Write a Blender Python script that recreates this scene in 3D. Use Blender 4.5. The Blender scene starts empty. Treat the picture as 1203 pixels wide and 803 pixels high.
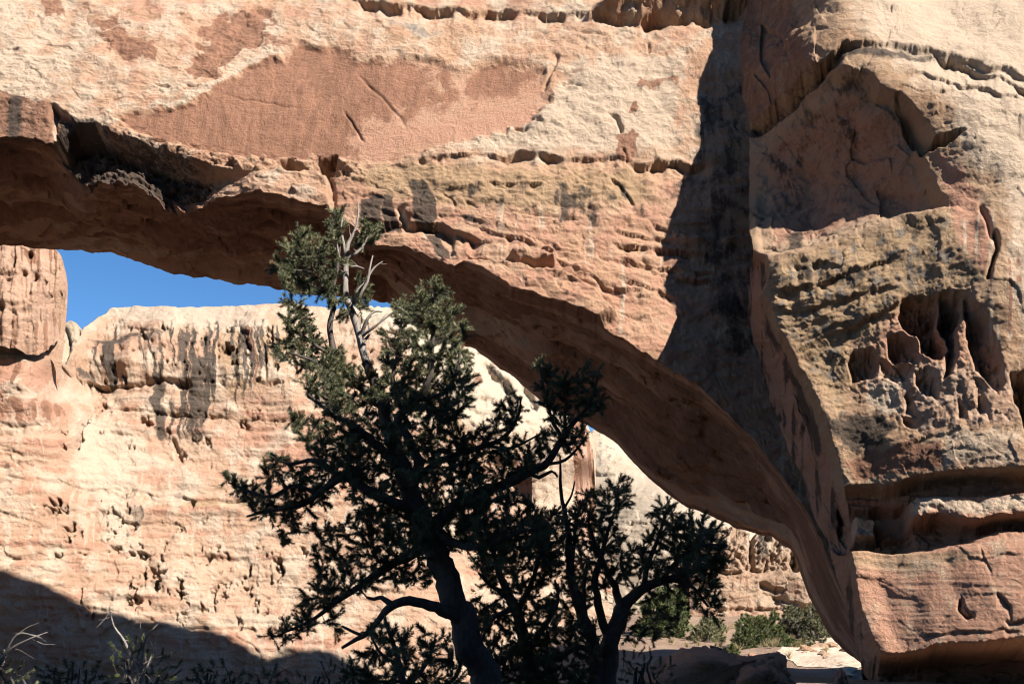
import bpy, math, random
import numpy as np
R = math.radians
rng = np.random.default_rng(7)
random.seed(7)
scene = bpy.context.scene
COL = scene.collection

# ------------------------------------------------------------------ camera, sky, sun, exposure
FPX, PITCH, CAM = 1170.0, R(15.0), np.array([0.0, 0.0, 1.7])
cam_d = bpy.data.cameras.new('camera')
cam_d.sensor_width = 36.0
cam_d.lens = 36.0 * FPX / 1203.0
cam_d.clip_start, cam_d.clip_end = 0.05, 3000.0
cam_o = bpy.data.objects.new('camera', cam_d)
cam_o.location = CAM
cam_o.rotation_euler = (R(90) + PITCH, 0, 0)
COL.objects.link(cam_o)
scene.camera = cam_o

SUN_EL, SUN_AZ = R(38.0), R(45.0)          # azimuth: to the right of straight behind the camera
SDIR = np.array([math.cos(SUN_EL) * math.sin(SUN_AZ), -math.cos(SUN_EL) * math.cos(SUN_AZ), math.sin(SUN_EL)])
world = bpy.data.worlds.new('World')
scene.world = world
world.use_nodes = True
wn = world.node_tree.nodes
sky = wn.new('ShaderNodeTexSky')
sky.sky_type = 'NISHITA'
sky.sun_disc = False
sky.sun_elevation = SUN_EL
sky.sun_rotation = math.atan2(SDIR[0], SDIR[1])
sky.altitude = 2500.0
sky.air_density, sky.dust_density, sky.ozone_density = 1.0, 0.15, 2.5
wn['Background'].inputs['Strength'].default_value = 0.065
hsv = wn.new('ShaderNodeHueSaturation')
hsv.inputs['Saturation'].default_value = 1.22
world.node_tree.links.new(sky.outputs[0], hsv.inputs['Color'])
world.node_tree.links.new(hsv.outputs[0], wn['Background'].inputs['Color'])
sun_d = bpy.data.lights.new('sun', 'SUN')
sun_d.energy = 5.0
sun_d.angle = R(0.5)
sun_d.color = (1.0, 0.95, 0.87)
sun_o = bpy.data.objects.new('sun', sun_d)
sun_o.rotation_euler = (math.pi / 2 - SUN_EL, 0, math.atan2(SDIR[0], -SDIR[1]))
sun_o.location = (40, -40, 60)
COL.objects.link(sun_o)
scene.view_settings.view_transform = 'Standard'
scene.view_settings.look = 'None'
scene.view_settings.exposure = 1.3
scene.view_settings.gamma = 1.0
scene.render.film_transparent = False
scene.cycles.filter_width = 1.1
scene.cycles.max_bounces = 6
scene.cycles.diffuse_bounces = 1

# ------------------------------------------------------------------ helpers
FW = np.array([0, math.cos(PITCH), math.sin(PITCH)])
UP = np.array([0, -math.sin(PITCH), math.cos(PITCH)])

def at(px, py, Y):
    """the point at distance Y (metres north of the camera) seen where the photograph has (px, py)"""
    px, py, Y = np.broadcast_arrays(np.asarray(px, float), np.asarray(py, float), np.asarray(Y, float))
    a = (px - 601.5) / FPX
    b = (401.5 - py) / FPX
    dy = FW[1] + UP[1] * b
    dz = FW[2] + UP[2] * b
    t = Y / dy
    return np.stack([a * t, Y, CAM[2] + dz * t], -1)

_perm = rng.permutation(256)
_perm = np.concatenate([_perm, _perm, _perm])
_grad = rng.normal(size=(256, 3))
_grad /= np.linalg.norm(_grad, axis=1)[:, None]

def pnoise(p):
    """Perlin noise, about -1..1, on an (..., 3) array"""
    p = np.asarray(p, float)
    i = np.floor(p).astype(np.int64)
    f = p - i
    u = f * f * f * (f * (f * 6 - 15) + 10)
    out = 0
    X, Y, Z = i[..., 0] & 255, i[..., 1] & 255, i[..., 2] & 255
    for dx in (0, 1):
        wx = u[..., 0] if dx else 1 - u[..., 0]
        hx = _perm[(X + dx) & 255]
        for dy in (0, 1):
            wy = u[..., 1] if dy else 1 - u[..., 1]
            hy = _perm[hx + ((Y + dy) & 255)]
            for dz in (0, 1):
                wz = u[..., 2] if dz else 1 - u[..., 2]
                g = _grad[_perm[hy + ((Z + dz) & 255)]]
                d = g[..., 0] * (f[..., 0] - dx) + g[..., 1] * (f[..., 1] - dy) + g[..., 2] * (f[..., 2] - dz)
                out = out + wx * wy * wz * d
    return out * 1.7

def fbm(p, octv=4, gain=0.5, lac=2.07):
    a, s, out = 1.0, 1.0, 0
    for k in range(octv):
        out = out + a * pnoise(np.asarray(p) * s + 17.3 * k)
        a *= gain
        s *= lac
    return out

def billow(p, octv=3, gain=0.5):
    a, s, out = 1.0, 1.0, 0
    for k in range(octv):
        out = out + a * (np.abs(pnoise(np.asarray(p) * s + 9.1 * k)) - 0.3)
        a *= gain
        s *= 2.1
    return out

def sstep(a, b, x):
    t = np.clip((x - a) / (b - a), 0, 1)
    return t * t * (3 - 2 * t)

def line(pts, px):
    pts = np.asarray(pts, float)
    return np.interp(px, pts[:, 0], pts[:, 1])

def pdist(pts, px, py):
    """distance to a polyline, and how far along it (0..1) the nearest point lies"""
    pts = np.asarray(pts, float)
    best = np.full(px.shape, 1e9)
    along = np.zeros(px.shape)
    L = np.r_[0, np.cumsum(np.hypot(*np.diff(pts, axis=0).T))]
    for k in range(len(pts) - 1):
        a, b = pts[k], pts[k + 1]
        d = b - a
        t = np.clip(((px - a[0]) * d[0] + (py - a[1]) * d[1]) / (d @ d), 0, 1)
        q = np.hypot(px - a[0] - t * d[0], py - a[1] - t * d[1])
        m = q < best
        best = np.where(m, q, best)
        along = np.where(m, (L[k] + t * (L[k + 1] - L[k])) / L[-1], along)
    return best, along

def pdist_poly(pts, px, py):
    """signed distance to a closed outline, positive inside"""
    pts = np.asarray(pts, float)
    n = len(pts)
    d = np.full(px.shape, 1e9)
    ins = np.zeros(px.shape, bool)
    for k in range(n):
        a, b = pts[k], pts[(k + 1) % n]
        e = b - a
        t = np.clip(((px - a[0]) * e[0] + (py - a[1]) * e[1]) / (e @ e + 1e-9), 0, 1)
        d = np.minimum(d, np.hypot(px - a[0] - t * e[0], py - a[1] - t * e[1]))
        c = (a[1] > py) != (b[1] > py)
        xi = a[0] + (py - a[1]) * e[0] / (e[1] if abs(e[1]) > 1e-9 else 1e-9)
        ins ^= c & (px < xi)
    return np.where(ins, d, -d)

def inside(pts, px, py, soft=6.0):
    """0..1 mask of an outline with a soft rim; only evaluated near the outline"""
    pts = np.asarray(pts, float)
    m = np.zeros(px.shape)
    lo, hi = pts.min(0) - soft * 2, pts.max(0) + soft * 2
    k = (px > lo[0]) & (px < hi[0]) & (py > lo[1]) & (py < hi[1])
    if k.any():
        m[k] = np.clip(pdist_poly(pts, px[k], py[k]) / (2 * soft) + 0.5, 0, 1)
    return m

def ledge(px, py, pts, amp, L, ends=0.08, rise=1.5):
    """a step in the rock: below the line the rock is set back by amp and comes out again over L pixels"""
    pts = np.asarray(pts, float)
    out = np.zeros(px.shape)
    lo, hi = pts[:, 0].min(), pts[:, 0].max()
    k = (px > lo) & (px < hi)
    if not k.any():
        return out
    x, y = px[k], py[k]
    d = y - line(pts, x)
    t = (x - lo) / (hi - lo)
    taper = sstep(0, ends, t) * sstep(0, ends, 1 - t)
    seed = pts[0, 0] * 0.37
    mod = 0.35 + 0.65 * sstep(-0.35, 0.35, pnoise(np.stack([x / 26, x * 0 + seed, x * 0], -1)) + 0.5 * pnoise(np.stack([x / 9, x * 0 + seed, x * 0 + 4], -1)))
    LL = L * (0.7 + 0.9 * sstep(-.5, .5, pnoise(np.stack([x / 70, x * 0 + seed + 9, x * 0], -1))))
    prof = 0.5 * np.exp(-np.maximum(d, 0) / (0.5 * LL)) + 0.5 * np.clip(1 - d / (2.2 * LL), 0, 1)
    out[k] = -amp * taper * mod * sstep(-rise, rise * 0.6, d) * prof
    return out

def groove(px, py, pts, amp, w, taper=0.25):
    pts = np.asarray(pts, float)
    out = np.zeros(px.shape)
    lo, hi = pts.min(0) - 4 * w, pts.max(0) + 4 * w
    k = (px > lo[0]) & (px < hi[0]) & (py > lo[1]) & (py < hi[1])
    if k.any():
        d, t = pdist(pts, px[k], py[k])
        out[k] = -amp * np.exp(-(d / w) ** 2) * sstep(0, taper, t) * sstep(0, taper, 1 - t)
    return out

def tps(ctrl, px, py):
    """smooth depth through control points (px, py, value)"""
    c = np.asarray(ctrl, float)
    q = c[:, :2] / 100.0
    def ker(r2):
        return 0.5 * r2 * np.log(r2 + 1e-9)
    n = len(c)
    K = ker(((q[:, None] - q[None]) ** 2).sum(-1)) + 0.002 * np.eye(n)
    Pm = np.c_[np.ones(n), q]
    A = np.zeros((n + 3, n + 3))
    A[:n, :n], A[:n, n:], A[n:, :n] = K, Pm, Pm.T
    w = np.linalg.solve(A, np.r_[c[:, 2], 0, 0, 0])
    x, y = px / 100.0, py / 100.0
    out = w[n] + w[n + 1] * x + w[n + 2] * y
    for k in range(n):
        out = out + w[k] * ker((x - q[k, 0]) ** 2 + (y - q[k, 1]) ** 2)
    return out

def facets(x, y, seed=0, tilt=1.0, warp=0.25):
    """broken rock: cells, each a flat facet with its own height and tilt (about -1..1)"""
    x = x + warp * pnoise(np.stack([x * 1.3, y * 1.3, x * 0 + seed], -1))
    y = y + warp * pnoise(np.stack([x * 1.3, y * 1.3, x * 0 + seed + 31.7], -1))
    ix, iy = np.floor(x).astype(np.int64), np.floor(y).astype(np.int64)
    best = np.full(x.shape, 9.0)
    out = np.zeros(x.shape)
    tab = np.random.default_rng(100 + seed).random((256, 5))
    for dx in (-1, 0, 1):
        for dy in (-1, 0, 1):
            h = _perm[_perm[(ix + dx) & 255] + ((iy + dy) & 255)]
            r = tab[h]
            ox, oy = x - (ix + dx + r[..., 0]), y - (iy + dy + r[..., 1])
            d = ox * ox + oy * oy
            m = d < best
            best = np.where(m, d, best)
            out = np.where(m, (r[..., 2] - 0.5) + tilt * (ox * (r[..., 3] - 0.5) + oy * (r[..., 4] - 0.5)), out)
    return out

def grid_normals(P):
    du = np.gradient(P, axis=1)
    dv = np.gradient(P, axis=0)
    n = np.cross(du, dv)
    l = np.linalg.norm(n, axis=-1, keepdims=True)
    return n / np.maximum(l, 1e-9)

def link(name, me, mat=None, parent=None):
    o = bpy.data.objects.new(name, me)
    COL.objects.link(o)
    if mat is not None and not me.materials:
        me.materials.append(mat)
    if parent is not None:
        o.parent = parent
    return o

def tag(o, label=None, cat=None, group=None, kind=None):
    for k, v in (('label', label), ('category', cat), ('group', group), ('kind', kind)):
        if v:
            o[k] = v
    return o

def mesh_from(name, V, faces_flat, nper, smooth=True, attrs=None):
    """mesh from vertex array and a flat index array of faces with nper corners each"""
    V = np.ascontiguousarray(V, np.float32).reshape(-1, 3)
    F = np.ascontiguousarray(faces_flat, np.int32).reshape(-1)
    me = bpy.data.meshes.new(name)
    nf = len(F) // nper
    me.vertices.add(len(V))
    me.vertices.foreach_set('co', V.reshape(-1))
    me.loops.add(len(F))
    me.loops.foreach_set('vertex_index', F)
    me.polygons.add(nf)
    me.polygons.foreach_set('loop_start', np.arange(nf, dtype=np.int32) * nper)
    me.polygons.foreach_set('use_smooth', np.full(nf, smooth))
    me.update(calc_edges=True)
    for an, arr in (attrs or {}).items():
        arr = np.asarray(arr, np.float32).reshape(len(V), -1)
        a4 = np.ones((len(V), 4), np.float32)
        a4[:, :arr.shape[1]] = arr
        a = me.attributes.new(an, 'FLOAT_COLOR', 'POINT')
        a.data.foreach_set('color', a4.reshape(-1))
    return me

def grid_faces(r, c, wrap=False):
    i = np.arange(r * c).reshape(r, c)
    if wrap:
        i = np.vstack([i, i[:1]])
    return np.stack([i[:-1, :-1], i[1:, :-1], i[1:, 1:], i[:-1, 1:]], -1).reshape(-1)

# ------------------------------------------------------------------ materials
class NT:
    def __init__(s, name):
        s.m = bpy.data.materials.new(name)
        s.m.use_nodes = True
        s.t = s.m.node_tree
        s.b = s.t.nodes['Principled BSDF']
    def n(s, typ, **kw):
        nd = s.t.nodes.new(typ)
        for k, v in kw.items():
            setattr(nd, k, v)
        return nd
    def set(s, sock, v):
        if hasattr(v, 'is_linked') or isinstance(v, bpy.types.NodeSocket):
            s.t.links.new(v, sock)
        else:
            if isinstance(v, tuple) and len(v) == 3 and len(sock.default_value) == 4:
                v = (*v, 1.0)
            sock.default_value = v
    def math(s, op, a, b=0.0, clamp=False):
        nd = s.n('ShaderNodeMath', operation=op, use_clamp=clamp)
        s.set(nd.inputs[0], a)
        s.set(nd.inputs[1], b)
        return nd.outputs[0]
    def mix(s, f, a, b, blend='MIX'):
        nd = s.n('ShaderNodeMix', data_type='RGBA', blend_type=blend)
        s.set(nd.inputs[0], f)
        s.set(nd.inputs[6], a)
        s.set(nd.inputs[7], b)
        return nd.outputs[2]
    def mapr(s, v, a, b, c=0.0, d=1.0, smooth=True):
        nd = s.n('ShaderNodeMapRange', interpolation_type='SMOOTHSTEP' if smooth else 'LINEAR')
        for k, x in enumerate((v, a, b, c, d)):
            s.set(nd.inputs[k], x)
        return nd.outputs[0]
    def noise(s, vec, scale, detail=4.0, rough=0.55, dist=0.0):
        nd = s.n('ShaderNodeTexNoise')
        s.set(nd.inputs['Vector'], vec)
        nd.inputs['Scale'].default_value = scale
        nd.inputs['Detail'].default_value = detail
        nd.inputs['Roughness'].default_value = rough
        nd.inputs['Distortion'].default_value = dist
        return nd.outputs[0]
    def scaled(s, vec, sc, rot=(0, 0, 0)):
        nd = s.n('ShaderNodeMapping')
        s.set(nd.inputs[0], vec)
        nd.inputs['Rotation'].default_value = rot
        nd.inputs['Scale'].default_value = sc
        return nd.outputs[0]

def rock_material(name, A, B, varnish=(0.27, 0.135, 0.085), black=(0.075, 0.06, 0.05), pale=(0.63, 0.48, 0.35),
                  ochre=(0.45, 0.30, 0.175), red=(0.54, 0.29, 0.195), grey=(0.26, 0.225, 0.19), k=1.0, bump=1.0, grain=1.0):
    """weathered sandstone; k scales the texture (larger k = finer), attributes stain_shade_a / stain_b say where the stains and painted shade lie"""
    t = NT(name)
    pos = t.n('ShaderNodeNewGeometry').outputs['Position']
    a1 = t.n('ShaderNodeAttribute', attribute_name='stain_shade_a').outputs['Color']
    a2 = t.n('ShaderNodeAttribute', attribute_name='stain_b').outputs['Color']
    def chan(a):
        sp = t.n('ShaderNodeSeparateColor')
        t.set(sp.inputs[0], a)
        return sp.outputs
    va, bl, pa = chan(a1)[:3]
    oc, rd, gr = chan(a2)[:3]
    bed = t.scaled(pos, (0.35, 0.35, 1.6), (R(5), R(7), 0))
    n1 = t.noise(bed, 0.55 * k, 7, 0.62, 0.6)
    n2 = t.noise(pos, 2.2 * k, 8, 0.68, 0.3)
    n3 = t.noise(pos, 11 * k, 6, 0.7)
    n4 = t.noise(pos, 60 * k, 3, 0.6)
    streak = t.noise(t.scaled(pos, (3.2, 3.2, 0.16)), 1.1 * k, 5, 0.65, 0.4)
    brk = t.math('ADD', t.math('MULTIPLY', t.math('SUBTRACT', n2, 0.5), 0.75), t.math('MULTIPLY', t.math('SUBTRACT', n3, 0.5), 0.55))
    def gate(m, extra=None, lo=0.38, hi=0.62):
        v = t.math('ADD', m, t.math('MULTIPLY', brk, 0.9))
        if extra is not None:
            v = t.math('ADD', v, t.math('MULTIPLY', t.math('SUBTRACT', extra, 0.5), 0.9))
        return t.mapr(v, lo, hi)
    col = t.mix(t.mapr(n1, 0.38, 0.62), A, B)
    col = t.mix(t.math('MULTIPLY', gate(rd, None, 0.3, 0.75), 0.9), col, red)
    col = t.mix(t.math('MULTIPLY', gate(oc, None, 0.3, 0.75), 0.85), col, ochre)
    col = t.mix(t.math('MULTIPLY', gate(pa, None, 0.3, 0.75), 0.92), col, pale)
    col = t.mix(t.math('MULTIPLY', gate(gr, streak, 0.35, 0.8), 0.8), col, grey)
    vcol = t.mix(t.mapr(streak, 0.35, 0.68), varnish, tuple(c * 1.45 for c in varnish))
    col = t.mix(t.math('MULTIPLY', gate(va, None, 0.4, 0.6), 0.93), col, vcol)
    col = t.mix(t.math('MULTIPLY', gate(bl, streak, 0.38, 0.75), 0.9), col, black)
    v = t.math('ADD', 0.62, t.math('ADD', t.math('MULTIPLY', n2, 0.34), t.math('MULTIPLY', t.math('ADD', n3, n4), 0.22 * grain)))
    mul = t.n('ShaderNodeCombineColor')
    for q in range(3):
        t.set(mul.inputs[q], v)
    pit = t.noise(pos, 30 * k, 4, 0.72)
    pitm = t.math('MULTIPLY', t.mapr(pit, 0.40, 0.30), t.mapr(n2, 0.40, 0.6))
    v = t.math('MULTIPLY', t.math('MULTIPLY', v, 0.66), t.math('SUBTRACT', 1.0, t.math('MULTIPLY', pitm, 0.55)))
    for q in range(3):
        t.set(mul.inputs[q], v)
    col = t.mix(1.0, col, mul.outputs[0], 'MULTIPLY')
    t.set(t.b.inputs['Base Color'], col)
    t.b.inputs['Roughness'].default_value = 0.93
    t.b.inputs['Specular IOR Level'].default_value = 0.12
    h = t.math('SUBTRACT', t.math('ADD', t.math('MULTIPLY', n3, 0.6), t.math('MULTIPLY', n4, 0.07)), t.math('MULTIPLY', pitm, 0.25))
    bp = t.n('ShaderNodeBump')
    bp.inputs['Strength'].default_value = 0.75 * bump
    bp.inputs['Distance'].default_value = 0.14 / k
    t.set(bp.inputs['Height'], h)
    bp2 = t.n('ShaderNodeBump')
    bp2.inputs['Strength'].default_value = 0.5 * bump
    bp2.inputs['Distance'].default_value = 0.4 / k
    t.set(bp2.inputs['Height'], n2)
    t.t.links.new(bp.outputs[0], bp2.inputs['Normal'])
    t.t.links.new(bp2.outputs[0], t.b.inputs['Normal'])
    return t.m

def stains(shape):
    return np.zeros(shape + (3,)), np.zeros(shape + (3,))
# ------------------------------------------------------------------ the rock arch
Q = 1.0            # mesh fineness

FRONT_EDGE = [(-760, 800), (-640, 760), (-580, 560), (-500, 330), (-400, 200), (-260, 138), (-100, 148), (0, 151), (40, 154), (58, 159), (66, 168), (98, 206), (112, 210), (160, 208), (172, 214), (240, 219), (300, 229), (350, 240),
              (388, 247), (396, 252), (418, 268), (440, 287), (480, 292), (520, 306), (560, 324), (600, 346), (650, 360), (700, 378),
              (750, 410), (780, 428), (830, 462), (880, 510), (920, 562), (950, 604), (972, 655), (1000, 720), (1012, 776)]
BACK_EDGE = [(-760, 810), (-640, 780), (-560, 600), (-480, 430), (-380, 310), (-260, 268), (-100, 276), (0, 288), (65, 293), (130, 297), (180, 313), (205, 322), (240, 325), (270, 332), (300, 334), (340, 343), (400, 349),
             (455, 354), (470, 369), (500, 392), (560, 411), (600, 441), (650, 481), (690, 499), (720, 516), (760, 560), (800, 591), (830, 603), (870, 622),
             (905, 629), (930, 646), (938, 662), (944, 680), (950, 700), (966, 730), (980, 752), (1012, 779)]
ARCH_Y = [(-760, -70, 36), (-760, 0, 33), (-760, 150, 31), (-700, 500, 30.5), (-600, 600, 30.5), (-500, 300, 30.6), (-760, 780, 30.5),
          (-260, -70, 36), (0, -70, 35.5), (300, -70, 35.2), (600, -70, 34.6), (900, -70, 34), (1010, -70, 34),
          (-260, 0, 32.6), (0, 0, 32.8), (200, 0, 32.6), (450, 0, 32.4), (700, 0, 32.0), (870, 0, 31.4), (1010, 0, 31.5),
          (-260, 90, 31.2), (0, 90, 31.2), (200, 90, 31.0), (400, 90, 31.1), (560, 100, 30.9), (650, 100, 30.6), (780, 100, 30.4), (870, 100, 30.3), (1010, 100, 30.5),
          (-260, 150, 30.6), (0, 150, 30.5), (150, 160, 30.4), (300, 185, 30.35), (420, 190, 30.3), (550, 190, 29.9), (680, 190, 29.7), (800, 200, 29.8), (880, 200, 30.0),
          (300, 225, 30.3), (440, 280, 30.0), (560, 320, 29.3), (660, 365, 29.1), (780, 425, 28.9), (700, 280, 29.3), (600, 260, 29.4), (860, 320, 29.9),
          (880, 510, 29.2), (950, 600, 28.8), (980, 680, 28.5), (1010, 775, 28.2), (950, 300, 30.2), (1000, 450, 29.6)]

def build_arch():
    C = int(840 * Q)
    px = np.concatenate([np.linspace(-760, -260, 50, endpoint=False), np.linspace(-260, -5, int(60 * Q), endpoint=False), np.linspace(-5, 900, C - int(160 * Q), endpoint=False), np.linspace(900, 1012, int(100 * Q))])
    C = len(px)
    fy, by = line(FRONT_EDGE, px), line(BACK_EDGE, px)
    jag = 2.2 * fbm(np.stack([px / 14, px * 0, px * 0], -1), 4)
    fy = fy + jag * (px < 930)
    by0 = by
    by = by + 2.0 * fbm(np.stack([px / 17, px * 0 + 5, px * 0], -1), 4)
    by = np.maximum(by, fy + 2)
    n1, n2 = int(330 * Q), int(130 * Q)
    s = np.linspace(0, 1, n1)[:, None]
    PX = np.broadcast_to(px, (n1, C)).copy()
    PY = -70 + (fy + 70)[None] * s
    Y = tps(ARCH_Y, PX, PY)
    # ---- sculpting in metres; positive = towards the viewer
    wx = PX + 5 * fbm(np.stack([PX / 40, PY / 40, PX * 0], -1), 3)
    wy = PY + 4 * fbm(np.stack([PX / 35, PY / 25, PX * 0 + 7], -1), 4)
    wx2 = PX + 9 * fbm(np.stack([PX / 22, PY / 22, PX * 0 + 3], -1), 4)
    wy2 = PY + 8 * fbm(np.stack([PX / 26, PY / 18, PX * 0 + 9], -1), 4)
    D = np.zeros_like(PX)
    # upper ledge and the red layer above it
    D += ledge(PX, wy, [(380, -8), (420, 0), (470, 6), (560, 11), (640, 15), (700, 13), (780, 11), (860, 10), (905, 5), (960, 0)], 0.5, 7, 0.10)
    D += 0.7 * inside([(690, 18), (720, 2), (780, -12), (905, -40), (900, 12), (800, 14)], wx, wy, 5)
    D += ledge(PX, wy, [(690, 17), (760, 19), (830, 18), (885, 8)], 0.8, 8, 0.1)
    # varnished panel is a smooth slab sunk below the flaked skin
    PAN = [(134, 137), (168, 127), (202, 126), (224, 116), (258, 100), (284, 79), (310, 70), (329, 71), (336, 56), (358, 50), (373, 54), (400, 56),
           (437, 73), (470, 62), (500, 70), (542, 80), (600, 70), (640, 80), (646, 117), (626, 140), (579, 154), (523, 169), (475, 184), (437, 188), (400, 184),
           (321, 184), (261, 181), (209, 166), (160, 158)]
    pan = inside(PAN, wx2 * 0.5 + PX * 0.5, wy2 * 0.5 + PY * 0.5, 3)
    D -= 0.13 * pan + 0.04 * inside(PAN, wx2 + 5, wy2 - 4, 2)
    pan_s = inside(PAN, wx2 + 5 * fbm(np.stack([PX / 9, PY / 6, PX * 0 + 31], -1), 3), wy2, 9)
    UP2 = [(239, 30), (261, 15), (310, 13), (318, 26), (299, 49), (269, 71), (250, 96), (224, 86), (222, 67), (239, 48)]
    up2 = inside(UP2, wx2, wy2, 3)
    D -= 0.07 * up2
    # brow between the pale skin and the lower banded layer
    D += ledge(PX, wy, [(470, 187), (520, 183), (570, 181), (640, 181), (700, 186), (750, 190), (800, 192), (880, 196)], 0.2, 12, 0.12)
    D += ledge(PX, wy, [(585, 183), (610, 178), (640, 179), (665, 183)], 0.3, 8, 0.2)
    D += ledge(PX, wy, [(488, 184), (502, 181), (520, 183)], 0.3, 5, 0.2)
    D += ledge(PX, wy, [(735, 193), (770, 190), (800, 191), (830, 195)], 0.35, 14, 0.2)
    # thin cracks of the pale skin
    for pts, a, w in (([(670, 38), (690, 40), (715, 40), (735, 37), (750, 39), (757, 50)], .12, 1.6), ([(762, 48), (763, 64)], .1, 1.5),
                      ([(640, 60), (655, 68), (640, 100), (650, 84)], .12, 2.0), ([(714, 131), (725, 135), (730, 148), (729, 160)], .2, 2.2),
                      ([(600, 147), (615, 154), (622, 150)], .2, 2.2), ([(638, 139), (626, 138), (640, 143)], .18, 2.4), ([(655, 97), (672, 96), (688, 101)], .1, 1.5),
                      ([(180, 98), (200, 101)], .1, 1.2), ([(215, 99), (235, 102)], .08, 1.2), ([(256, 107), (310, 115), (360, 125)], .05, 1.0),
                      ([(775, 22), (790, 18), (806, 20)], .2, 2.0), ([(130, 118), (150, 115)], .1, 1.2), ([(415, 80), (445, 105), (470, 135), (480, 150)], .07, 1.4),
                      ([(400, 120), (415, 145), (430, 165)], .08, 1.6), ([(640, 185), (690, 210), (740, 190)], .04, 1.5), ([(730, 172), (735, 180), (737, 195)], .1, 1.6)):
        D += groove(PX, wy, pts, a, w)
    # left end: a smooth block hanging at the lip, cracked off from its neighbour
    blk = inside([(-260, 96), (0, 103), (32, 112), (63, 121), (60, 140), (59, 150), (62, 165), (-260, 160)], PX, wy, 2.5)
    D += blk * (-0.05 - 0.34 * sstep(0, 46, PY - line([(-260, 92), (0, 104), (63, 121)], PX)))
    D += groove(PX, PY, [(64, 122), (61, 136), (62, 158)], .5, 3.0, .1)
    blk2 = inside([(64, 126), (78, 132), (86, 142), (80, 150), (72, 156), (64, 152)], PX, wy, 2)
    D -= 0.35 * blk2
    # rough undercut ledge beneath the panel
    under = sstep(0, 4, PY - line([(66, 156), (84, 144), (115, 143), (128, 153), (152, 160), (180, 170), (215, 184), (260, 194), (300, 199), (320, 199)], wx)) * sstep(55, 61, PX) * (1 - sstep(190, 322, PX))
    lipd = PY - line([(60, 198), (160, 198), (165, 204), (240, 212), (300, 222)], PX)
    D -= under * (1.5 + 0.35 * facets(PX / 26, PY / 12, 5) + 0.25 * billow(np.stack([PX / 20, PY / 12, PX * 0], -1), 4) - 1.1 * sstep(-26, 4, lipd) * sstep(70, 110, PX) * (1 - sstep(150, 200, PX)))
    rough = inside([(66, 146), (120, 140), (210, 165), (300, 182), (420, 186), (425, 205), (390, 204), (320, 202), (260, 200), (190, 214), (66, 214)], PX, wy, 8)
    D += rough * (0.10 * billow(np.stack([PX / 13, PY / 7, PX * 0 + 2], -1), 4) + 0.22 * facets(PX / 13, PY / 7, 2))
    slab = inside([(234, 216), (262, 209), (312, 206), (332, 200), (360, 201), (384, 206), (391, 222), (393, 256), (234, 226)], PX, wy, 2)
    D += 0.25 * slab
    for cx, cy, rx, ry, a in ((342, 194, 19, 7, .8), (385, 192, 15, 12, .9), (405, 205, 8, 3, .3)):
        D -= a * sstep(1.25, 0.5, np.hypot((wx2 - cx) / rx, (wy2 - cy) / ry))
    D += groove(PX, wy, [(386, 205), (389, 222), (392, 250)], .35, 3, .1)
    # ledges and partings of the lower layer
    for pts, amp, L in (([(415, 258), (440, 258), (470, 262), (515, 262), (540, 272), (570, 281), (588, 286)], .85, 13),
                        ([(560, 266), (585, 275), (612, 279), (632, 291)], .55, 9), ([(500, 250), (540, 252), (575, 262)], .12, 10),
                        ([(430, 243), (448, 246), (470, 255), (490, 268)], .12, 8), ([(405, 232), (440, 228), (460, 235)], .1, 8),
                        ([(545, 300), (580, 306), (595, 312)], .3, 6), ([(600, 292), (625, 297), (655, 306), (690, 320)], .25, 7), ([(690, 322), (720, 340), (735, 347)], .2, 6),
                        ([(570, 210), (585, 214), (605, 213), (640, 216)], .4, 5), ([(520, 226), (532, 230), (537, 241)], .2, 5), ([(545, 233), (556, 236), (563, 241)], .2, 5),
                        ([(715, 206), (728, 214), (738, 228), (748, 242)], .3, 10), ([(718, 270), (728, 262), (742, 254)], .3, 6), ([(705, 236), (720, 244), (730, 250)], .15, 8),
                        ([(715, 283), (745, 288), (770, 290), (800, 297), (850, 304)], .55, 8), ([(720, 268), (745, 276), (780, 280), (800, 284)], .35, 6),
                        ([(718, 296), (745, 308), (775, 315), (800, 318), (850, 322)], .4, 6), ([(755, 312), (772, 320), (790, 326), (840, 330)], .35, 6),
                        ([(730, 330), (755, 334), (775, 341), (800, 352)], .38, 6), ([(700, 298), (720, 303), (742, 310)], .2, 5), ([(765, 260), (780, 268), (795, 276)], .25, 5),
                        ([(700, 330), (712, 336), (735, 340), (760, 338)], .3, 9), ([(725, 365), (750, 372), (775, 370)], .2, 6), ([(640, 330), (680, 338), (715, 352)], .12, 5),
                        ([(620, 250), (660, 254), (700, 256)], .08, 8), ([(580, 240), (640, 238), (690, 246)], .1, 8)):
        D += ledge(PX, PY + (wy - PY) * 0.6, pts, amp * 0.7, L * 0.9, 0.2, 0.9)
    D += 0.45 * inside([(596, 303), (606, 298), (618, 302), (626, 300), (640, 297), (652, 302), (650, 312), (610, 314)], wx, wy, 2)
    D += 0.5 * inside([(536, 320), (560, 310), (600, 316), (660, 324), (700, 345), (720, 372), (700, 384), (650, 366), (600, 352)], wx, wy, 4)
    wh = groove(PX, PY, [(469, 241), (472, 252), (478, 265)], .35, 4, .2)
    D += wh
    # corner shadow side next to the buttress
    D -= 0.25 * ledge(PX, wy, [(780, 275), (840, 285), (900, 270)], 1, 10, .2)
    low = sstep(180, 215, PY) * (1 - pan)
    P0 = at(PX, PY, Y)
    rough_w = 0.22 + 0.78 * (1 - pan)
    D += rough_w * (0.10 * fbm(P0 * 0.55, 3) + 0.05 * fbm(P0 * np.array([1.4, 1.4, 2.6]), 4) + 0.022 * billow(P0 * np.array([4.5, 4.5, 8.0]), 4))
    D += low * (0.03 * fbm(P0 * np.array([0.5, 0.5, 4.0]) + P0[..., :1] * 0.3, 4) + 0.03 * billow(P0 * np.array([1.6, 1.6, 3.6]), 4))
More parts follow.
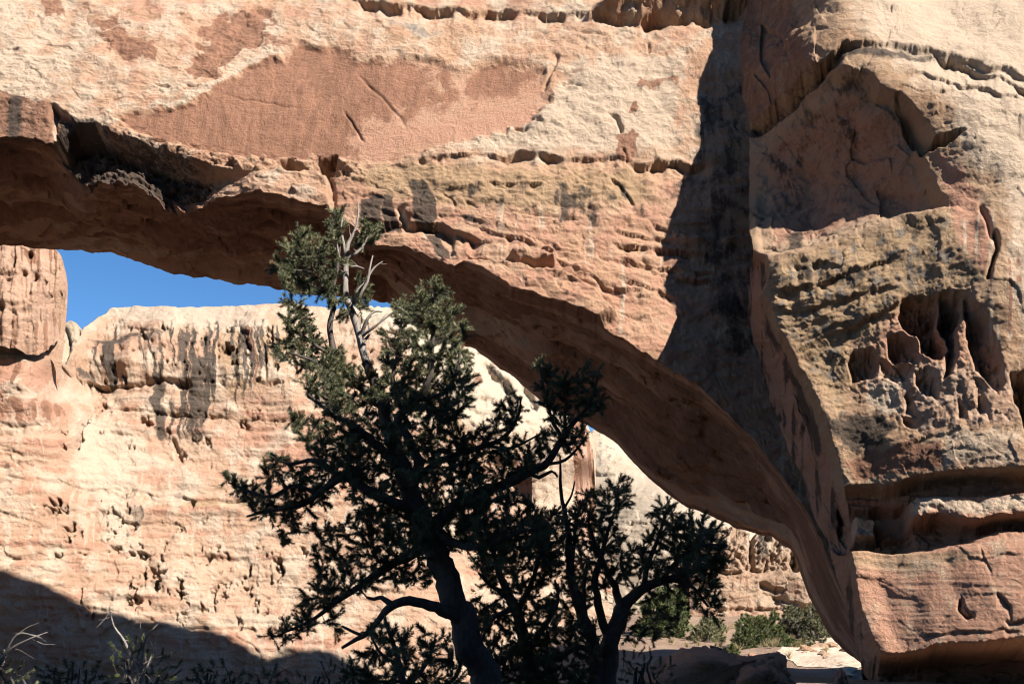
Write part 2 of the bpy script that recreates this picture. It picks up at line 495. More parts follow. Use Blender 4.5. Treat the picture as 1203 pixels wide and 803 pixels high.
    D += low * (0.08 * facets(PX / 46 + PY / 90, PY / 17 - PX / 120, 7) + 0.035 * facets(PX / 17 + PY / 40, PY / 7 - PX / 60, 8) + 0.03 * facets(PX / 7, PY / 4, 9))
    cream = (1 - low) * (1 - pan)
    D += cream * (0.05 * facets(PX / 30 + PY / 50, PY / 14 - PX / 90, 11) + 0.03 * facets(PX / 10, PY / 6, 12))
    D += cream * 0.03 * billow(P0 * np.array([2.2, 2.2, 4.0]), 4)
    F = at(PX, PY, Y)
    out = np.array([0, -0.95, 0.31])
    F = F + D[..., None] * out
    # ---- soffit
    yb = line([(-760, 40), (-260, 40), (0, 39.5), (300, 39.0), (460, 38.6), (600, 38.2), (700, 37.8), (800, 36.8), (900, 35), (950, 33), (1012, 30.4)], px)
    E = at(px, by, yb)
    q = np.linspace(0, 1, n2 + 1)[1:, None, None]
    fs_, es_ = at(px, fy - jag * (px < 930), Y[-1]), at(px, by0, yb)
    S = fs_[None] * (1 - q) + es_[None] * q
    S = S + (F[-1] - fs_)[None] * np.exp(-q * 9) + (E - es_)[None] * np.exp(-(1 - q) * 14)
    up = np.sin(np.pi * q[..., 0]) * (1 - sstep(880, 1000, px))
    S[..., 2] += 0.35 * up
    SPX = np.broadcast_to(px, S.shape[:2])
    # bedding steps of the soffit run obliquely along it
    vq = q[..., 0] * 8 + 0 * S[..., 0]
    along = S[..., 0] * 0.55 + 0.12 * vq
    bed = fbm(np.stack([along * 0.16, vq * 0.42 + along * 0.10, vq * 0], -1), 5)
    ph = (vq * 0.55 + along * 0.22 + 0.9 * bed) * 1.2
    saw = (ph - np.floor(ph))
    sd = 0.3 * bed * up + 0.20 * fbm(S * 0.45, 4) * np.minimum(1, up * 3) + 0.05 * billow(np.stack([along * 0.8, vq * 1.6, vq * 0], -1), 4)
    sd = sd + 0.26 * (sstep(0, 0.12, saw) - saw) * np.minimum(1, up * 2)
    sd = sd + 0.22 * facets(along * 0.45, vq * 0.8 + along * 0.2, 3) * np.minimum(1, up * 2)
    sd = sd * 1.25 + np.minimum(1, up * 3) * (0.20 * facets(along * 0.8, vq * 1.5 + along * 0.4, 4) + 0.06 * facets(along * 3.1, vq * 4 + along, 6))
    nrm = np.array([0.12, 0.1, -1.0])
    S = S - sd[..., None] * nrm * np.minimum(1, 4 * np.minimum(q, 1 - q * 0.8))
    # ---- back face, crest and top, all out of sight from here but casting the massif's shade
    shade = np.array([(-90, 640), (0, 668), (60, 690), (100, 708), (130, 722), (160, 728), (190, 727), (235, 733), (262, 746), (285, 769), (298, 776), (330, 767), (385, 764)], float)
    cy = 40.0
    hit = at(shade[:, 0], shade[:, 1], far_depth(shade[:, 0], shade[:, 1]))
    tt = (hit[:, 1] - cy) / (-SDIR[1])
    crest = hit + SDIR * tt[:, None]
    x0, x1 = crest[0, 0] - 4, crest[-1, 0] + 3
    u = (px - px[0]) / (px[-1] - px[0])
    cx = np.interp(px, [-760, -260, 1012], [-62, -30, x1])
    cz = np.interp(cx, crest[:, 0], crest[:, 2]) - 60 * sstep(0, 1, (cx - crest[-1, 0]) / 3.0)
    cz = np.where(cx < crest[0, 0], crest[0, 2] + 0.3 * (crest[0, 0] - cx), cz)
    cz = np.maximum(cz, F[0, :, 2] + 1.0)
    K1 = np.stack([cx, np.full(C, cy), cz], -1)
    topf = F[0]
    rows = []
    for w in (0.25, 0.5, 0.75):
        a = topf * (1 - w) + K1 * w
        a[:, 1] -= 1.2 * math.sin(math.pi * w)
        rows.append(a)
    rows.append(K1)
    K2 = K1 + np.array([0, 3.0, -4.8])
    rows.append(K2)
    E2 = E + np.array([0, 1.2, 1.2])
    for w in (0.2, 0.4, 0.6, 0.8, 1.0):
        rows.append(K2 * (1 - w) + E2 * w)
    back = np.array(rows)[::-1]                      # from the back edge up to the crest and forward
    P = np.concatenate([F, S, back], 0)
    # ---- stains, with some shade painted in as black and varnish
    a, b = stains(P.shape[:2])
    f = slice(0, n1)
    a[f, :, 0] = np.maximum.reduce([0.95 * pan_s * (0.58 + 0.42 * sstep(540, 400, PX) + 0.35 * fbm(np.stack([wx / 30, PY / 60, PX * 0 + 77], -1), 4)) * (1 - 0.75 * inside([(400, 150), (520, 130), (640, 110), (640, 140), (430, 190)], wx2, wy2, 16)),
                                    0.95 * inside(UP2, wx2, wy2, 9) * (1.1 + 0.5 * fbm(np.stack([PX / 14, PY / 9, PX * 0 + 71], -1), 3)), 0.8 * inside([(108, 34), (140, 34), (187, 54), (176, 72), (150, 72), (128, 56)], wx2, wy2, 7),
                                    0.75 * inside([(110, 20), (138, 18), (140, 34), (118, 36)], wx2, wy2, 5), 0.8 * inside([(38, -6), (66, -6), (78, 14), (56, 16), (44, 6)], wx2, wy2, 5),
                                    0.55 * inside([(300, 30), (330, 38), (350, 52), (310, 60)], wx2, wy2, 6), 0.8 * inside([(736, 118), (750, 120), (752, 134), (740, 136)], wx2, wy2, 4),
                                    0.75 * inside([(722, 160), (738, 150), (752, 156), (740, 196), (726, 192)], wx2, wy2, 4), 0.6 * inside([(745, 88), (800, 84), (800, 98), (750, 102)], wx2, wy2, 4),
                                    0.62 * blk, 0.75 * blk2, 0.5 * rough * sstep(0, 30, 300 - PX), 0.5 * inside([(60, 60), (140, 80), (230, 80), (200, 95), (90, 86)], wx2, wy2, 12),
                                    0.7 * inside([(660, 60), (672, 50), (690, 62), (664, 92)], wx2, wy2, 5) * 0])
    strk = fbm(np.stack([PX / 11, PY / 110, PX * 0], -1), 3)
    blotch = fbm(np.stack([PX / 30, PY / 22, PX * 0 + 4], -1), 4)
    a[f, :, 1] = np.maximum.reduce([1.0 * inside([(424, 236), (440, 228), (448, 230), (450, 262), (440, 290), (424, 262)], wx, wy, 4), 1.0 * inside([(448, 228), (462, 228), (468, 262), (470, 276), (452, 270)], wx, wy, 3),
                                    1.0 * inside([(480, 212), (494, 210), (512, 236), (518, 258), (500, 268), (488, 262), (484, 236)], wx, wy, 4), 0.9 * inside([(500, 270), (516, 268), (526, 290), (528, 306), (512, 300)], wx, wy, 3),
                                    0.75 * inside([(540, 252), (556, 250), (558, 264), (546, 262)], wx, wy, 3), 0.65 * inside([(655, 214), (668, 212), (672, 256), (660, 262)], wx, wy, 3),
                                    0.62 * inside([(690, 236), (700, 236), (702, 270), (692, 268)], wx, wy, 3), 0.6 * inside([(676, 216), (690, 214), (696, 232), (682, 236)], wx, wy, 3),
                                    inside([(520, 205), (660, 205), (720, 215), (770, 230), (780, 255), (700, 262), (600, 250), (500, 252)], wx, wy, 12) * (0.25 + 0.55 * blotch + 0.3 * strk),
                                    inside([(740, 196), (830, 194), (850, 240), (780, 245), (750, 225)], wx, wy, 8) * (0.3 + 0.5 * blotch),
                                    0.75 * inside([(720, 208), (735, 215), (745, 235), (730, 232)], wx, wy, 4), 0.5 * blk * np.exp(-((PX - 16 + 0.2 * (PY - 120)) / 13) ** 2) * 1.6,
                                    0.55 * rough * sstep(0, 20, 240 - PX), 0.75 * inside([(806, 120), (880, 60), (900, 420), (840, 440), (812, 300)], wx2, wy2, 20) * (0.72 + 0.3 * blotch), 0.35 * sstep(0, .5, blotch) * cream * sstep(60, 20, PX),  # second patch paints extra shade where the buttress shadow falls
                                    0.8 * inside([(60, 132), (112, 138), (116, 178), (62, 178)], wx, wy, 4) * (PX > 62), 0.8 * inside([(60, 148), (120, 142), (215, 184), (310, 199), (240, 214), (70, 214)], PX, wy, 4) * under])  # black painted into the left recess to deepen its shade
    pale_line, _ = pdist([(120, 142), (160, 132), (200, 122), (226, 110), (262, 94), (288, 74), (312, 64), (332, 62)], wx2, wy2)
    a[f, :, 2] = np.maximum.reduce([cream * (0.45 + 0.35 * blotch + 0.3 * sstep(150, 0, PX)), 0.9 * np.exp(-(pale_line / 7) ** 2) * cream,
                                    0.9 * inside([(440, 186), (520, 164), (600, 142), (650, 100), (700, 60), (800, 60), (800, 180), (640, 180), (520, 180)], wx2, wy2, 18) * cream,
                                    0.95 * inside([(160, 0), (230, 28), (300, 0)], wx2, wy2, 6) * 0.6, 1.0 * (wh < -0.1), 0.6 * low * sstep(.25, .6, strk) * sstep(215, 250, PY),
                                    0.85 * slab * (0.5 + 0.5 * blotch)])
    b[f, :, 0] = np.maximum.reduce([0.75 * inside([(400, 185), (540, 185), (760, 195), (780, 240), (640, 255), (440, 235)], wx2, wy2, 16), 0.5 * inside([(440, 20), (560, 30), (580, 60), (440, 60)], wx2, wy2, 12) * cream])
    b[f, :, 1] = np.maximum.reduce([0.9 * inside([(400, 150), (520, 130), (640, 110), (640, 140), (430, 190)], wx2, wy2, 16), 0.55 * pan, 0.8 * inside([(130, -6), (150, 8), (190, 18), (232, 15), (262, -6)], wx2, wy2, 6),
                                    cream * 0.55 * sstep(-.1, .5, fbm(np.stack([PX / 45, PY / 26, PX * 0 + 14], -1), 4)) * sstep(30, 120, PX), low * (0.5 + 0.4 * blotch),
                                    0.8 * inside([(430, -40), (640, -40), (640, 10), (520, 6), (430, 0)], wx2, wy2, 5), 0.5 * inside([(540, 90), (650, 90), (640, 130), (560, 140)], wx2, wy2, 10)])
    b[f, :, 2] = np.maximum.reduce([inside([(440, 20), (530, 25), (540, 52), (450, 50)], wx2, wy2, 10) * (0.35 + 0.6 * blotch), cream * 0.25 * sstep(.1, .6, blotch), 0.35 * blk])
    g = slice(n1, n1 + n2)
    sb = fbm(S * np.array([0.25, 0.5, 0.5]), 4)
    band_ = fbm(np.stack([along * 0.10, ph * 1.1, vq * 0 + 3], -1), 4)
    a[g, :, 0] = 0.58 + 0.35 * sb + 0.6 * band_  # varnish raised so the underside's shade is partly painted in
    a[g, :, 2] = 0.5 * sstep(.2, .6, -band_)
    a[g, :, 1] = 0.75 * sstep(330, 60, SPX) * sstep(.75, 0.0, q[..., 0]) * (0.7 + 0.5 * sb)  # black painted on the near left underside in place of deep shade
    b[g, :, 1] = 0.65
    nV = P.shape[0]
    me = mesh_from('rock_arch', P, grid_faces(nV, C, wrap=True), 4, True, {'stain_shade_a': a.reshape(-1, 3), 'stain_b': b.reshape(-1, 3)})
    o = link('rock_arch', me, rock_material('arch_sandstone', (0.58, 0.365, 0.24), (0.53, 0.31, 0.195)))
    tag(o, 'massive natural sandstone arch spanning the picture, its smooth face streaked with brown and black stains', 'rock arch')
    return o

# ------------------------------------------------------------------ the buttress at the right foot of the arch
BUT_EDGE = [(-160, 866), (-40, 874), (0, 878), (40, 872), (75, 870), (110, 874), (150, 881), (200, 880), (250, 880), (300, 884), (340, 879), (380, 880), (420, 892),
            (470, 905), (520, 924), (570, 945), (592, 953), (612, 960), (650, 975), (700, 990), (740, 1001), (772, 1010), (800, 1016), (860, 1020)]
BUT_Y = [(955, -70, 28.1), (1010, -90, 28.7), (866, -160, 33.2), (1000, -160, 31.0), (1200, -160, 30), (1420, -160, 30),
         (876, 0, 31.0), (930, 0, 29.0), (975, 20, 27.0), (1100, 10, 27.0), (1203, 10, 26.6), (1420, 0, 26.4),
         (872, 75, 30.0), (930, 75, 28.0), (978, 60, 26.1), (1050, 80, 25.3), (1120, 90, 24.9), (1203, 90, 24.6), (1420, 90, 24.5),
         (880, 170, 29.3), (940, 170, 28.0), (1000, 150, 26.3), (1110, 160, 24.5), (1160, 160, 23.9), (1203, 160, 23.8), (1420, 160, 23.6),
         (880, 230, 29.0), (940, 230, 27.8), (1020, 220, 25.9), (1110, 235, 24.3), (1203, 235, 23.3), (1420, 230, 23.0),
         (906, 312, 25.8), (1000, 290, 24.9), (1100, 300, 23.8), (1150, 300, 23.2), (1203, 300, 22.9), (1420, 300, 22.7),
         (905, 370, 25.8), (1000, 390, 24.7), (1100, 400, 23.7), (1203, 400, 22.8), (1420, 400, 22.5),
         (950, 460, 25.4), (970, 490, 25.0), (1050, 500, 24.1), (1203, 500, 22.7), (1420, 500, 22.4),
         (985, 575, 25.0), (1100, 560, 23.4), (1203, 550, 22.5), (1420, 550, 22.3),
         (1003, 620, 24.7), (1100, 600, 23.7), (1203, 590, 22.8), (1420, 590, 22.6),
         (1004, 655, 24.5), (1050, 660, 24.0), (1100, 660, 23.5), (1203, 650, 22.5), (1420, 650, 22.3),
         (1032, 768, 23.9), (1070, 768, 23.4), (1100, 765, 23.0), (1203, 758, 22.1), (1420, 750, 21.9), (1200, 850, 22.4), (1420, 850, 22.2)]

def build_buttress():
    r_ = int(760 * Q)
    py = np.linspace(-160, 860, r_)
    ex = line(BUT_EDGE, py) + 3.4 * fbm(np.stack([py / 34, py * 0, py * 0 + 3], -1), 5)
    n1 = int(400 * Q)
    u = np.linspace(0, 1, n1)
    u = 0.8 * u + 0.2 * u ** 2.2
    PX = ex[:, None] + (1330 - ex)[:, None] * u[None]
    PY = np.broadcast_to(py[:, None], PX.shape).copy()
    Y = tps([(a_, b_, c_ - 1.0 * (a_ > 890)) for a_, b_, c_ in BUT_Y], PX, PY)
    n0 = lambda s, o: np.stack([PX / s, PY / s, PX * 0 + o], -1)
    wx = PX + 4 * fbm(n0(30, 1), 4)
    wy = PY + 4 * fbm(n0(26, 5), 4)
    wx2 = PX + 8 * fbm(n0(20, 2), 4)
    wy2 = PY + 8 * fbm(n0(20, 8), 4)
    D = np.zeros_like(PX)
    # corner between the shaded left face and the front: from the notch down to the foot
    corner = [(884, 290), (903, 306), (906, 330), (898, 352), (912, 385), (935, 425), (952, 455), (968, 490), (978, 530), (990, 566), (1003, 600), (1000, 650), (1006, 690), (1018, 730), (1033, 770), (1036, 800)]
    ccx = np.interp(PY, [c[1] for c in corner], [c[0] for c in corner])
    cw = np.maximum(ccx - ex[:, None], 6)
    t = np.clip((ccx - wx) / cw, 0, 1)
    lowf = sstep(292, 316, PY)
    Y = Y + lowf * 3.2 * t
    D += lowf * (0.30 * np.exp(-((wx - ccx) / 20) ** 2) - 0.5 * sstep(0, 0.35, t) * (1 - t) + sstep(.1, .4, t) * (0.16 * facets(PX / 20 - PY / 90, PY / 55 + PX / 60, 51) + 0.07 * facets(PX / 9, PY / 22, 52) + 0.12 * fbm(np.stack([PX / 14, PY / 90, PX * 0], -1), 4)))
    # groove band and the slab above it
    band = [(870, 152), (884, 144), (905, 128), (930, 108), (955, 86), (975, 62), (990, 50), (1010, 46), (1050, 52), (1100, 62), (1150, 74), (1203, 90), (1420, 150)]
    bd = wy - line(band, PX)
    D -= (0.85 * sstep(1010, 960, PX) + 0.22) * np.exp(-np.maximum(bd, 0) / 13) * sstep(-3, 3, bd)
    D += ledge(PX, wy, [(1090, 64), (1120, 70), (1160, 84), (1203, 102), (1300, 140)], .3, 9, .12)
    D += ledge(PX, wy, [(1060, 80), (1090, 86), (1150, 102), (1240, 128)], .16, 8, .2)
    slabtop = sstep(4, -4, bd) * sstep(985, 940, PX + 0.35 * (60 - PY))
    D += 0.1 * slabtop
    ridge = ((PX - 985) - 0.3 * (PY - 0))
    D -= 0.5 * sstep(0, -60, ridge) * sstep(4, -4, bd) * sstep(60, 20, PY) * 0.3
    # alcove in shade
    ALC = [(884, 158), (920, 128), (950, 102), (974, 76), (990, 72), (1008, 74), (1012, 70), (1026, 84), (1034, 98), (1050, 106), (1064, 116), (1078, 130), (1090, 152), (1096, 168),
           (1082, 172), (1092, 190), (1104, 215), (1114, 232), (1116, 246), (1090, 254), (1060, 258), (1030, 262), (1000, 270), (984, 280), (950, 292), (915, 302), (886, 300)]
    al = np.zeros(PX.shape)
    k = (PX < 1140) & (PY > 50) & (PY < 330)
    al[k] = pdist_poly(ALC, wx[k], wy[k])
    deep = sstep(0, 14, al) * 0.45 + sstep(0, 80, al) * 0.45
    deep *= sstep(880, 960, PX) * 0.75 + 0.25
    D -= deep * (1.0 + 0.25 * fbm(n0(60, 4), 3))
    D -= 0.55 * inside([(1054, 112), (1066, 118), (1088, 150), (1096, 170), (1084, 176), (1070, 150)], wx, wy, 5)
    # slot to the right of it
    D -= 0.9 * inside([(1088, 166), (1104, 158), (1128, 152), (1134, 154), (1118, 164), (1096, 170)], PX, wy, 1.6)
    # lit sill under the alcove tilts up
    D += 0.4 * np.exp(-np.maximum(wy - line([(900, 312), (960, 290), (1030, 264), (1116, 250)], PX), 0) / 26) * sstep(-4, 6, wy - line([(900, 308), (960, 292), (1030, 263), (1116, 248)], PX)) * sstep(1150, 1100, PX) * sstep(900, 930, PX)
    # tafoni pockets
    P0 = at(PX, PY, Y)
    pockets = [([(1060, 352), (1080, 346), (1110, 345), (1140, 345), (1146, 362), (1140, 378), (1132, 372), (1124, 380), (1122, 400), (1116, 420), (1106, 424), (1092, 418), (1080, 412), (1078, 392), (1062, 384), (1058, 372)], .85),
               ([(1108, 372), (1118, 384), (1124, 410), (1116, 440), (1108, 446), (1110, 420), (1106, 400)], .8),
               ([(1128, 352), (1146, 356), (1162, 376), (1168, 398), (1176, 428), (1180, 452), (1172, 462), (1156, 444), (1146, 436), (1138, 404), (1134, 380)], .62),
               ([(1042, 396), (1060, 392), (1076, 398), (1082, 414), (1078, 428), (1062, 424), (1046, 424)], 0.51), ([(1032, 424), (1048, 424), (1072, 428), (1070, 444), (1050, 446), (1034, 440)], 0.48),
               ([(994, 424), (1004, 410), (1024, 410), (1032, 424), (1024, 442), (1000, 444)], 0.58), ([(1076, 440), (1090, 434), (1102, 438), (1100, 460), (1088, 464), (1076, 452)], 0.41),
               ([(1064, 462), (1074, 466), (1076, 488), (1066, 486)], 0.34), ([(1064, 490), (1074, 490), (1076, 500), (1066, 500)], .35), ([(1126, 470), (1134, 474), (1134, 492), (1126, 492)], .35),
               ([(1188, 440), (1203, 438), (1230, 445), (1230, 500), (1203, 500), (1194, 470)], .8), ([(1146, 446), (1156, 450), (1160, 480), (1150, 488)], .25), ([(1092, 440), (1102, 446), (1100, 466), (1094, 462)], .4)]
    pk = np.zeros(PX.shape)
    k = (PX > 980) & (PX < 1250) & (PY > 330) & (PY < 515)
    for pts, dep in pockets:
        dd = np.full(PX.shape, -99.0)
        dd[k] = pdist_poly(pts, PX[k] + 0.7 * (wx[k] - PX[k]), PY[k] + 0.7 * (wy[k] - PY[k]))
        pk = np.maximum(pk, dep * (0.55 * sstep(-3.0, 4, dd) + 0.5 * sstep(0, 14, dd)))
    pk = pk * (1 + 0.5 * facets(PX / 16, PY / 26, 61) + 0.35 * billow(np.stack([PX / 10, PY / 20, PX * 0 + 3], -1), 3))
    for col_ in ([(1104, 350), (1103, 380), (1111, 405), (1107, 430), (1102, 450)], [(1134, 348), (1131, 372), (1137, 405), (1134, 430), (1128, 452)]):
        dc, _ = pdist(col_, wx, wy)
        pk = pk * (1 - 0.75 * np.exp(-(dc / 4.6) ** 2))
    D -= pk
    taf = inside([(1020, 395), (1060, 345), (1150, 340), (1180, 420), (1203, 440), (1203, 500), (1070, 510), (1000, 440)], wx, wy, 10)
    D += taf * (0.10 * billow(np.stack([PX / 30, PY / 46, PX * 0 + 6], -1), 2) + 0.03 * billow(np.stack([PX / 9, PY / 9, PX * 0 + 6], -1), 3))
    brow = ledge(PX, wy, [(960, 400), (1010, 378), (1050, 360), (1080, 344), (1110, 342), (1150, 340)], .18, 30, .2)
    D += brow
    # long vertical crack near the right border
    D += groove(PX, wy, [(1168, 268), (1172, 290), (1164, 312), (1160, 330)], .3, 2.4, .1)
    D += groove(PX, wy, [(1150, 238), (1160, 262), (1166, 284)], .15, 3, .2)
    # bottom of the block: uneven lip, then the long undercut, then bright wavy course, bevel and foot block
    lip = [(940, 600), (985, 578), (1010, 572), (1040, 571), (1060, 566), (1080, 558), (1110, 553), (1150, 551), (1203, 548), (1420, 545)]
    d1 = wy * 0.35 + PY * 0.65 - line(lip, PX)
    inr = sstep(962, 1000, PX)
    d2 = PY - line([(940, 616), (1000, 598), (1050, 584), (1100, 577), (1150, 577), (1203, 574), (1420, 570)], wx)
    d4a = PY - line([(1000, 652), (1020, 648), (1050, 650), (1090, 648), (1203, 640)], wx)
    D -= inr * 0.95 * (1 - sstep(-14, 3, d4a)) * sstep(-1.5, 1.5, d1) * (1 - 0.85 * sstep(-2, 3, d2) * sstep(1060, 1080, PX + 4 * fbm(n0(9, 0), 2)))
    # deep slots at the left of the course, lit chip and dark niche
    D -= inr * 0.75 * inside([(985, 590), (1064, 580), (1066, 612), (1040, 616), (1030, 624), (1003, 628), (985, 624)], PX, wy, 3)
    D += 0.8 * inside([(1002, 598), (1016, 596), (1030, 598), (1029, 612), (1032, 622), (1014, 625), (1004, 622), (1006, 610)], wx, wy, 2)
    # wavy course then bevel
    wav = line([(1000, 626), (1066, 612), (1100, 606), (1126, 609), (1150, 612), (1170, 606), (1203, 604), (1420, 600)], wx)
    d3 = wy * 0.4 + PY * 0.6 - wav
    d4 = PY - line([(1000, 652), (1020, 648), (1050, 650), (1090, 648), (1110, 642), (1130, 640), (1150, 634), (1180, 622), (1203, 622), (1420, 620)], wx)
    D += inr * 0.3 * sstep(-32, -2, d3) * sstep(1062, 1075, PX) * (d3 < 3)
    D -= inr * sstep(-2, 2, d3) * 0.8 * (1 - sstep(-16, 3, d4))
    D += 0.12 * inr * billow(np.stack([PX / 30, PY / 22, PX * 0 + 1], -1), 3) * np.exp(-(d3 / 22) ** 2)
    und = inr * np.maximum(sstep(0, 4, d1) * sstep(3, -3, d2), sstep(0, 4, d3) * sstep(2, -4, d4))
    D += und * (0.07 * fbm(np.stack([PX / 160, PY / 2.4, PX * 0 + 5], -1), 3) + 0.14 * facets(PX / 50, PY / 9, 53) + 0.10 * billow(np.stack([PX / 26, PY / 6, PX * 0 + 12], -1), 4))
    # foot block: bedded lines, then the undercut below
    foot = [(1000, 790), (1034, 770), (1060, 768), (1085, 762), (1100, 756), (1150, 754), (1203, 748), (1420, 742)]
    d5 = wy * 0.5 + PY * 0.5 - line(foot, PX)
    D += inr * sstep(2, 6, d5) * (0.25 * facets(PX / 40, PY / 9, 54) + 0.12 * billow(np.stack([PX / 22, PY / 7, PX * 0 + 2], -1), 4))
    D -= inr * 2.3 * sstep(-1.5, 2.5, d5) * (1 - 0.6 * sstep(20, 60, d5))
    foot_m = sstep(0, 10, d4) * sstep(4, -2, d5) * inr
    D += foot_m * (0.014 * fbm(np.stack([PX / 120, PY / 5, PX * 0], -1), 4) + 0.02 * facets(PX / 70, PY / 20, 21) + 0.004 * facets(PX / 18, PY / 6, 22))
    for pts, amp, L in (([(1128, 700), (1136, 712), (1146, 722)], .2, 6), ([(1170, 696), (1180, 702), (1190, 716)], .15, 6), ([(1180, 730), (1203, 728), (1230, 730)], .3, 8), ([(1080, 748), (1120, 742), (1203, 740)], .12, 4),
                        ([(1100, 660), (1150, 655), (1203, 650)], .06, 6), ([(1150, 640), (1160, 660), (1166, 672)], .1, 5)):
        D += ledge(PX, wy, pts, amp, L, .15)
    D += foot_m * groove(PX, wy, [(1130, 704), (1128, 716), (1138, 722), (1147, 720)], .2, 2.5, .2)
    # bedding steps of the ochre face
    face = sstep(0, 12, PY - 280) * sstep(545, 520, PY) * sstep(0, 14, wx - ccx) * sstep(1160, 1120, PX)
    och = inside([(890, 320), (1110, 256), (1160, 330), (1070, 350), (1000, 400), (990, 500), (960, 460), (915, 380)], wx, wy, 10)
    tl = PY + 0.42 * (PX - 900) + 8 * fbm(n0(50, 3), 3)
    D += face * (0.03 * fbm(np.stack([PX / 160, tl / 7, PX * 0], -1), 4)) + och * (0.035 * billow(np.stack([PX / 26, tl / 10, PX * 0], -1), 5) + 0.04 * facets(PX / 50, tl / 14, 23) + 0.012 * facets(PX / 13, tl / 5, 24))
    for pts, amp in (([(905, 345), (940, 338), (970, 330), (1010, 318), (1060, 300)], .18), ([(900, 372), (950, 364), (1000, 348), (1060, 330)], .14), ([(930, 318), (960, 310), (990, 316)], .2)):
        D += ledge(PX, wy, pts, amp, 9, .15)
    D += 0.13 * fbm(P0 * 0.5, 3) + (0.04 * fbm(P0 * np.array([1.5, 1.5, 2.4]), 4) + 0.017 * billow(P0 * 4.5, 4)) * (1 - 0.6 * foot_m)
    D += (0.05 * facets(PX / 50, PY / 34, 25) + 0.018 * facets(PX / 13, PY / 9, 26)) * (1 - 0.7 * foot_m)
    inal = sstep(0, 20, al) + sstep(4, -4, bd) * sstep(985, 940, PX)
    D += inal * (0.22 * facets(PX / 46 - PY / 70, PY / 60 + PX / 90, 27) + 0.10 * fbm(P0 * np.array([1.0, 1.0, 1.6]) + 3, 4) + 0.04 * billow(P0 * 2.2, 4))
    D *= sstep(0, 0.03, u)[None] * 0.75 + 0.25
    out = np.array([-0.28, -0.93, 0.22])
    F = at(PX, PY, Y) + D[..., None] * out
    # hidden side that runs back into the hill
    e = F[:, 0]
    dirn = (e - CAM)
    dirn /= np.linalg.norm(dirn, axis=1)[:, None]
    side = np.stack([e + dirn * w + np.array([0.05 * w, 0, 0]) for w in (3.0, 1.8, 1.0, 0.4)], 1)
    r = F[:, -1]
    rs = np.stack([r + np.array([0.5 * w, w, 0]) for w in (1.0, 2.5, 5.0)], 1)
    P = np.concatenate([side, F, rs], 1)
    top = np.stack([P[0] + np.array([0, w, 0.15 * w]) for w in (6.0, 3.0)], 0)
    P = np.concatenate([top, P], 0)
    a, b = stains(P.shape[:2])
    s = (slice(2, None), slice(4, 4 + n1))
    blotch = fbm(n0(34, 14), 4)
    strk = fbm(np.stack([PX / 9, PY / 130, PX * 0 + 4], -1), 3)
    A0, A1, A2, B0, B1, B2 = [np.zeros(PX.shape) for _ in range(6)]
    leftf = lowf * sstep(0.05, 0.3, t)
    A0 = np.maximum.reduce([0.75 * inr * sstep(0, 4, d5), 0.45 * sstep(0, 30, al), 0.55 * slabtop, 0.6 * inside([(985, 540), (1060, 510), (1110, 515), (1110, 552), (1000, 575)], wx, wy, 10), 0.4 * inside([(1140, 300), (1203, 290), (1203, 420), (1170, 400)], wx2, wy2, 10) * (0.8 + strk)])  # first term paints shade into the undercut below the foot block
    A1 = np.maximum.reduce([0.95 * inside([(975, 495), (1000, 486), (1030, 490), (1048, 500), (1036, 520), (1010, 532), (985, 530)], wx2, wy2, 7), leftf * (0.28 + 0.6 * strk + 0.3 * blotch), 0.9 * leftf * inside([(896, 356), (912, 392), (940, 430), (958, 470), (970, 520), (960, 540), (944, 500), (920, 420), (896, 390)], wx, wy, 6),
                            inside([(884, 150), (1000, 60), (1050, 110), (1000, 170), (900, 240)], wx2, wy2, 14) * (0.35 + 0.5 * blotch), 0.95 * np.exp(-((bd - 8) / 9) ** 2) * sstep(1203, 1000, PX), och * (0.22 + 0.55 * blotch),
                            0.7 * inside([(880, 245), (990, 270), (960, 300), (890, 300)], wx2, wy2, 12) * (0.5 + blotch), 0.55 * inside([(1040, 440), (1080, 395), (1175, 430), (1160, 400), (1140, 350), (1060, 352)], wx2, wy2, 5) * (pk > .3)])
    A2 = np.maximum.reduce([0.85 * inside([(1040, -160), (1420, -160), (1420, 260), (1203, 240), (1130, 190), (1110, 130), (1000, 30)], wx2 + 14 * blotch, wy2, 30), 0.7 * inside([(1170, 200), (1203, 180), (1420, 180), (1420, 420), (1195, 420)], wx2, wy2, 16),
                            sstep(.05, .4, strk) * inside([(1110, 250), (1203, 250), (1203, 440), (1160, 400), (1150, 330)], wx, wy, 10) * .9, 0.5 * taf * sstep(400, 440, PY), 0.75 * inside([(1010, 440), (1060, 450), (1060, 492), (1020, 486)], wx2, wy2, 8),
                            0.95 * sstep(1060, 1080, PX) * np.exp(-((d3 + 16) / 13) ** 2), 0.42 * foot_m * (0.8 + 0.5 * blotch), 0.85 * foot_m * np.exp(-np.maximum(d4, 0) / 14) * sstep(1080, 1160, PX), 0.8 * inside([(1000, 596), (1032, 596), (1032, 626), (1002, 626)], PX, PY, 2), 0.6 * inside([(1100, 500), (1203, 500), (1203, 550), (1100, 552)], wx2, wy2, 10)])
    B0 = np.maximum.reduce([0.95 * och, 0.4 * inside([(1000, 50), (1110, 90), (1130, 160), (1080, 120), (1040, 95)], wx2, wy2, 8), 0.5 * foot_m * sstep(.1, .5, blotch)])
    B1 = np.maximum.reduce([0.8 * inside([(1096, 170), (1130, 190), (1170, 260), (1160, 330), (1120, 310), (1112, 240)], wx2, wy2, 8), 0.7 * leftf, 0.75 * foot_m * sstep(4, 30, d4), 0.6 * sstep(0, 30, al), 0.6 * taf, 0.55 * inside([(1080, 530), (1203, 520), (1203, 550), (1080, 556)], wx2, wy2, 8), 0.7 * sstep(0, 3, d1) * (PY < 650) * (PX > 985), 0.7 * (d5 > 0)])
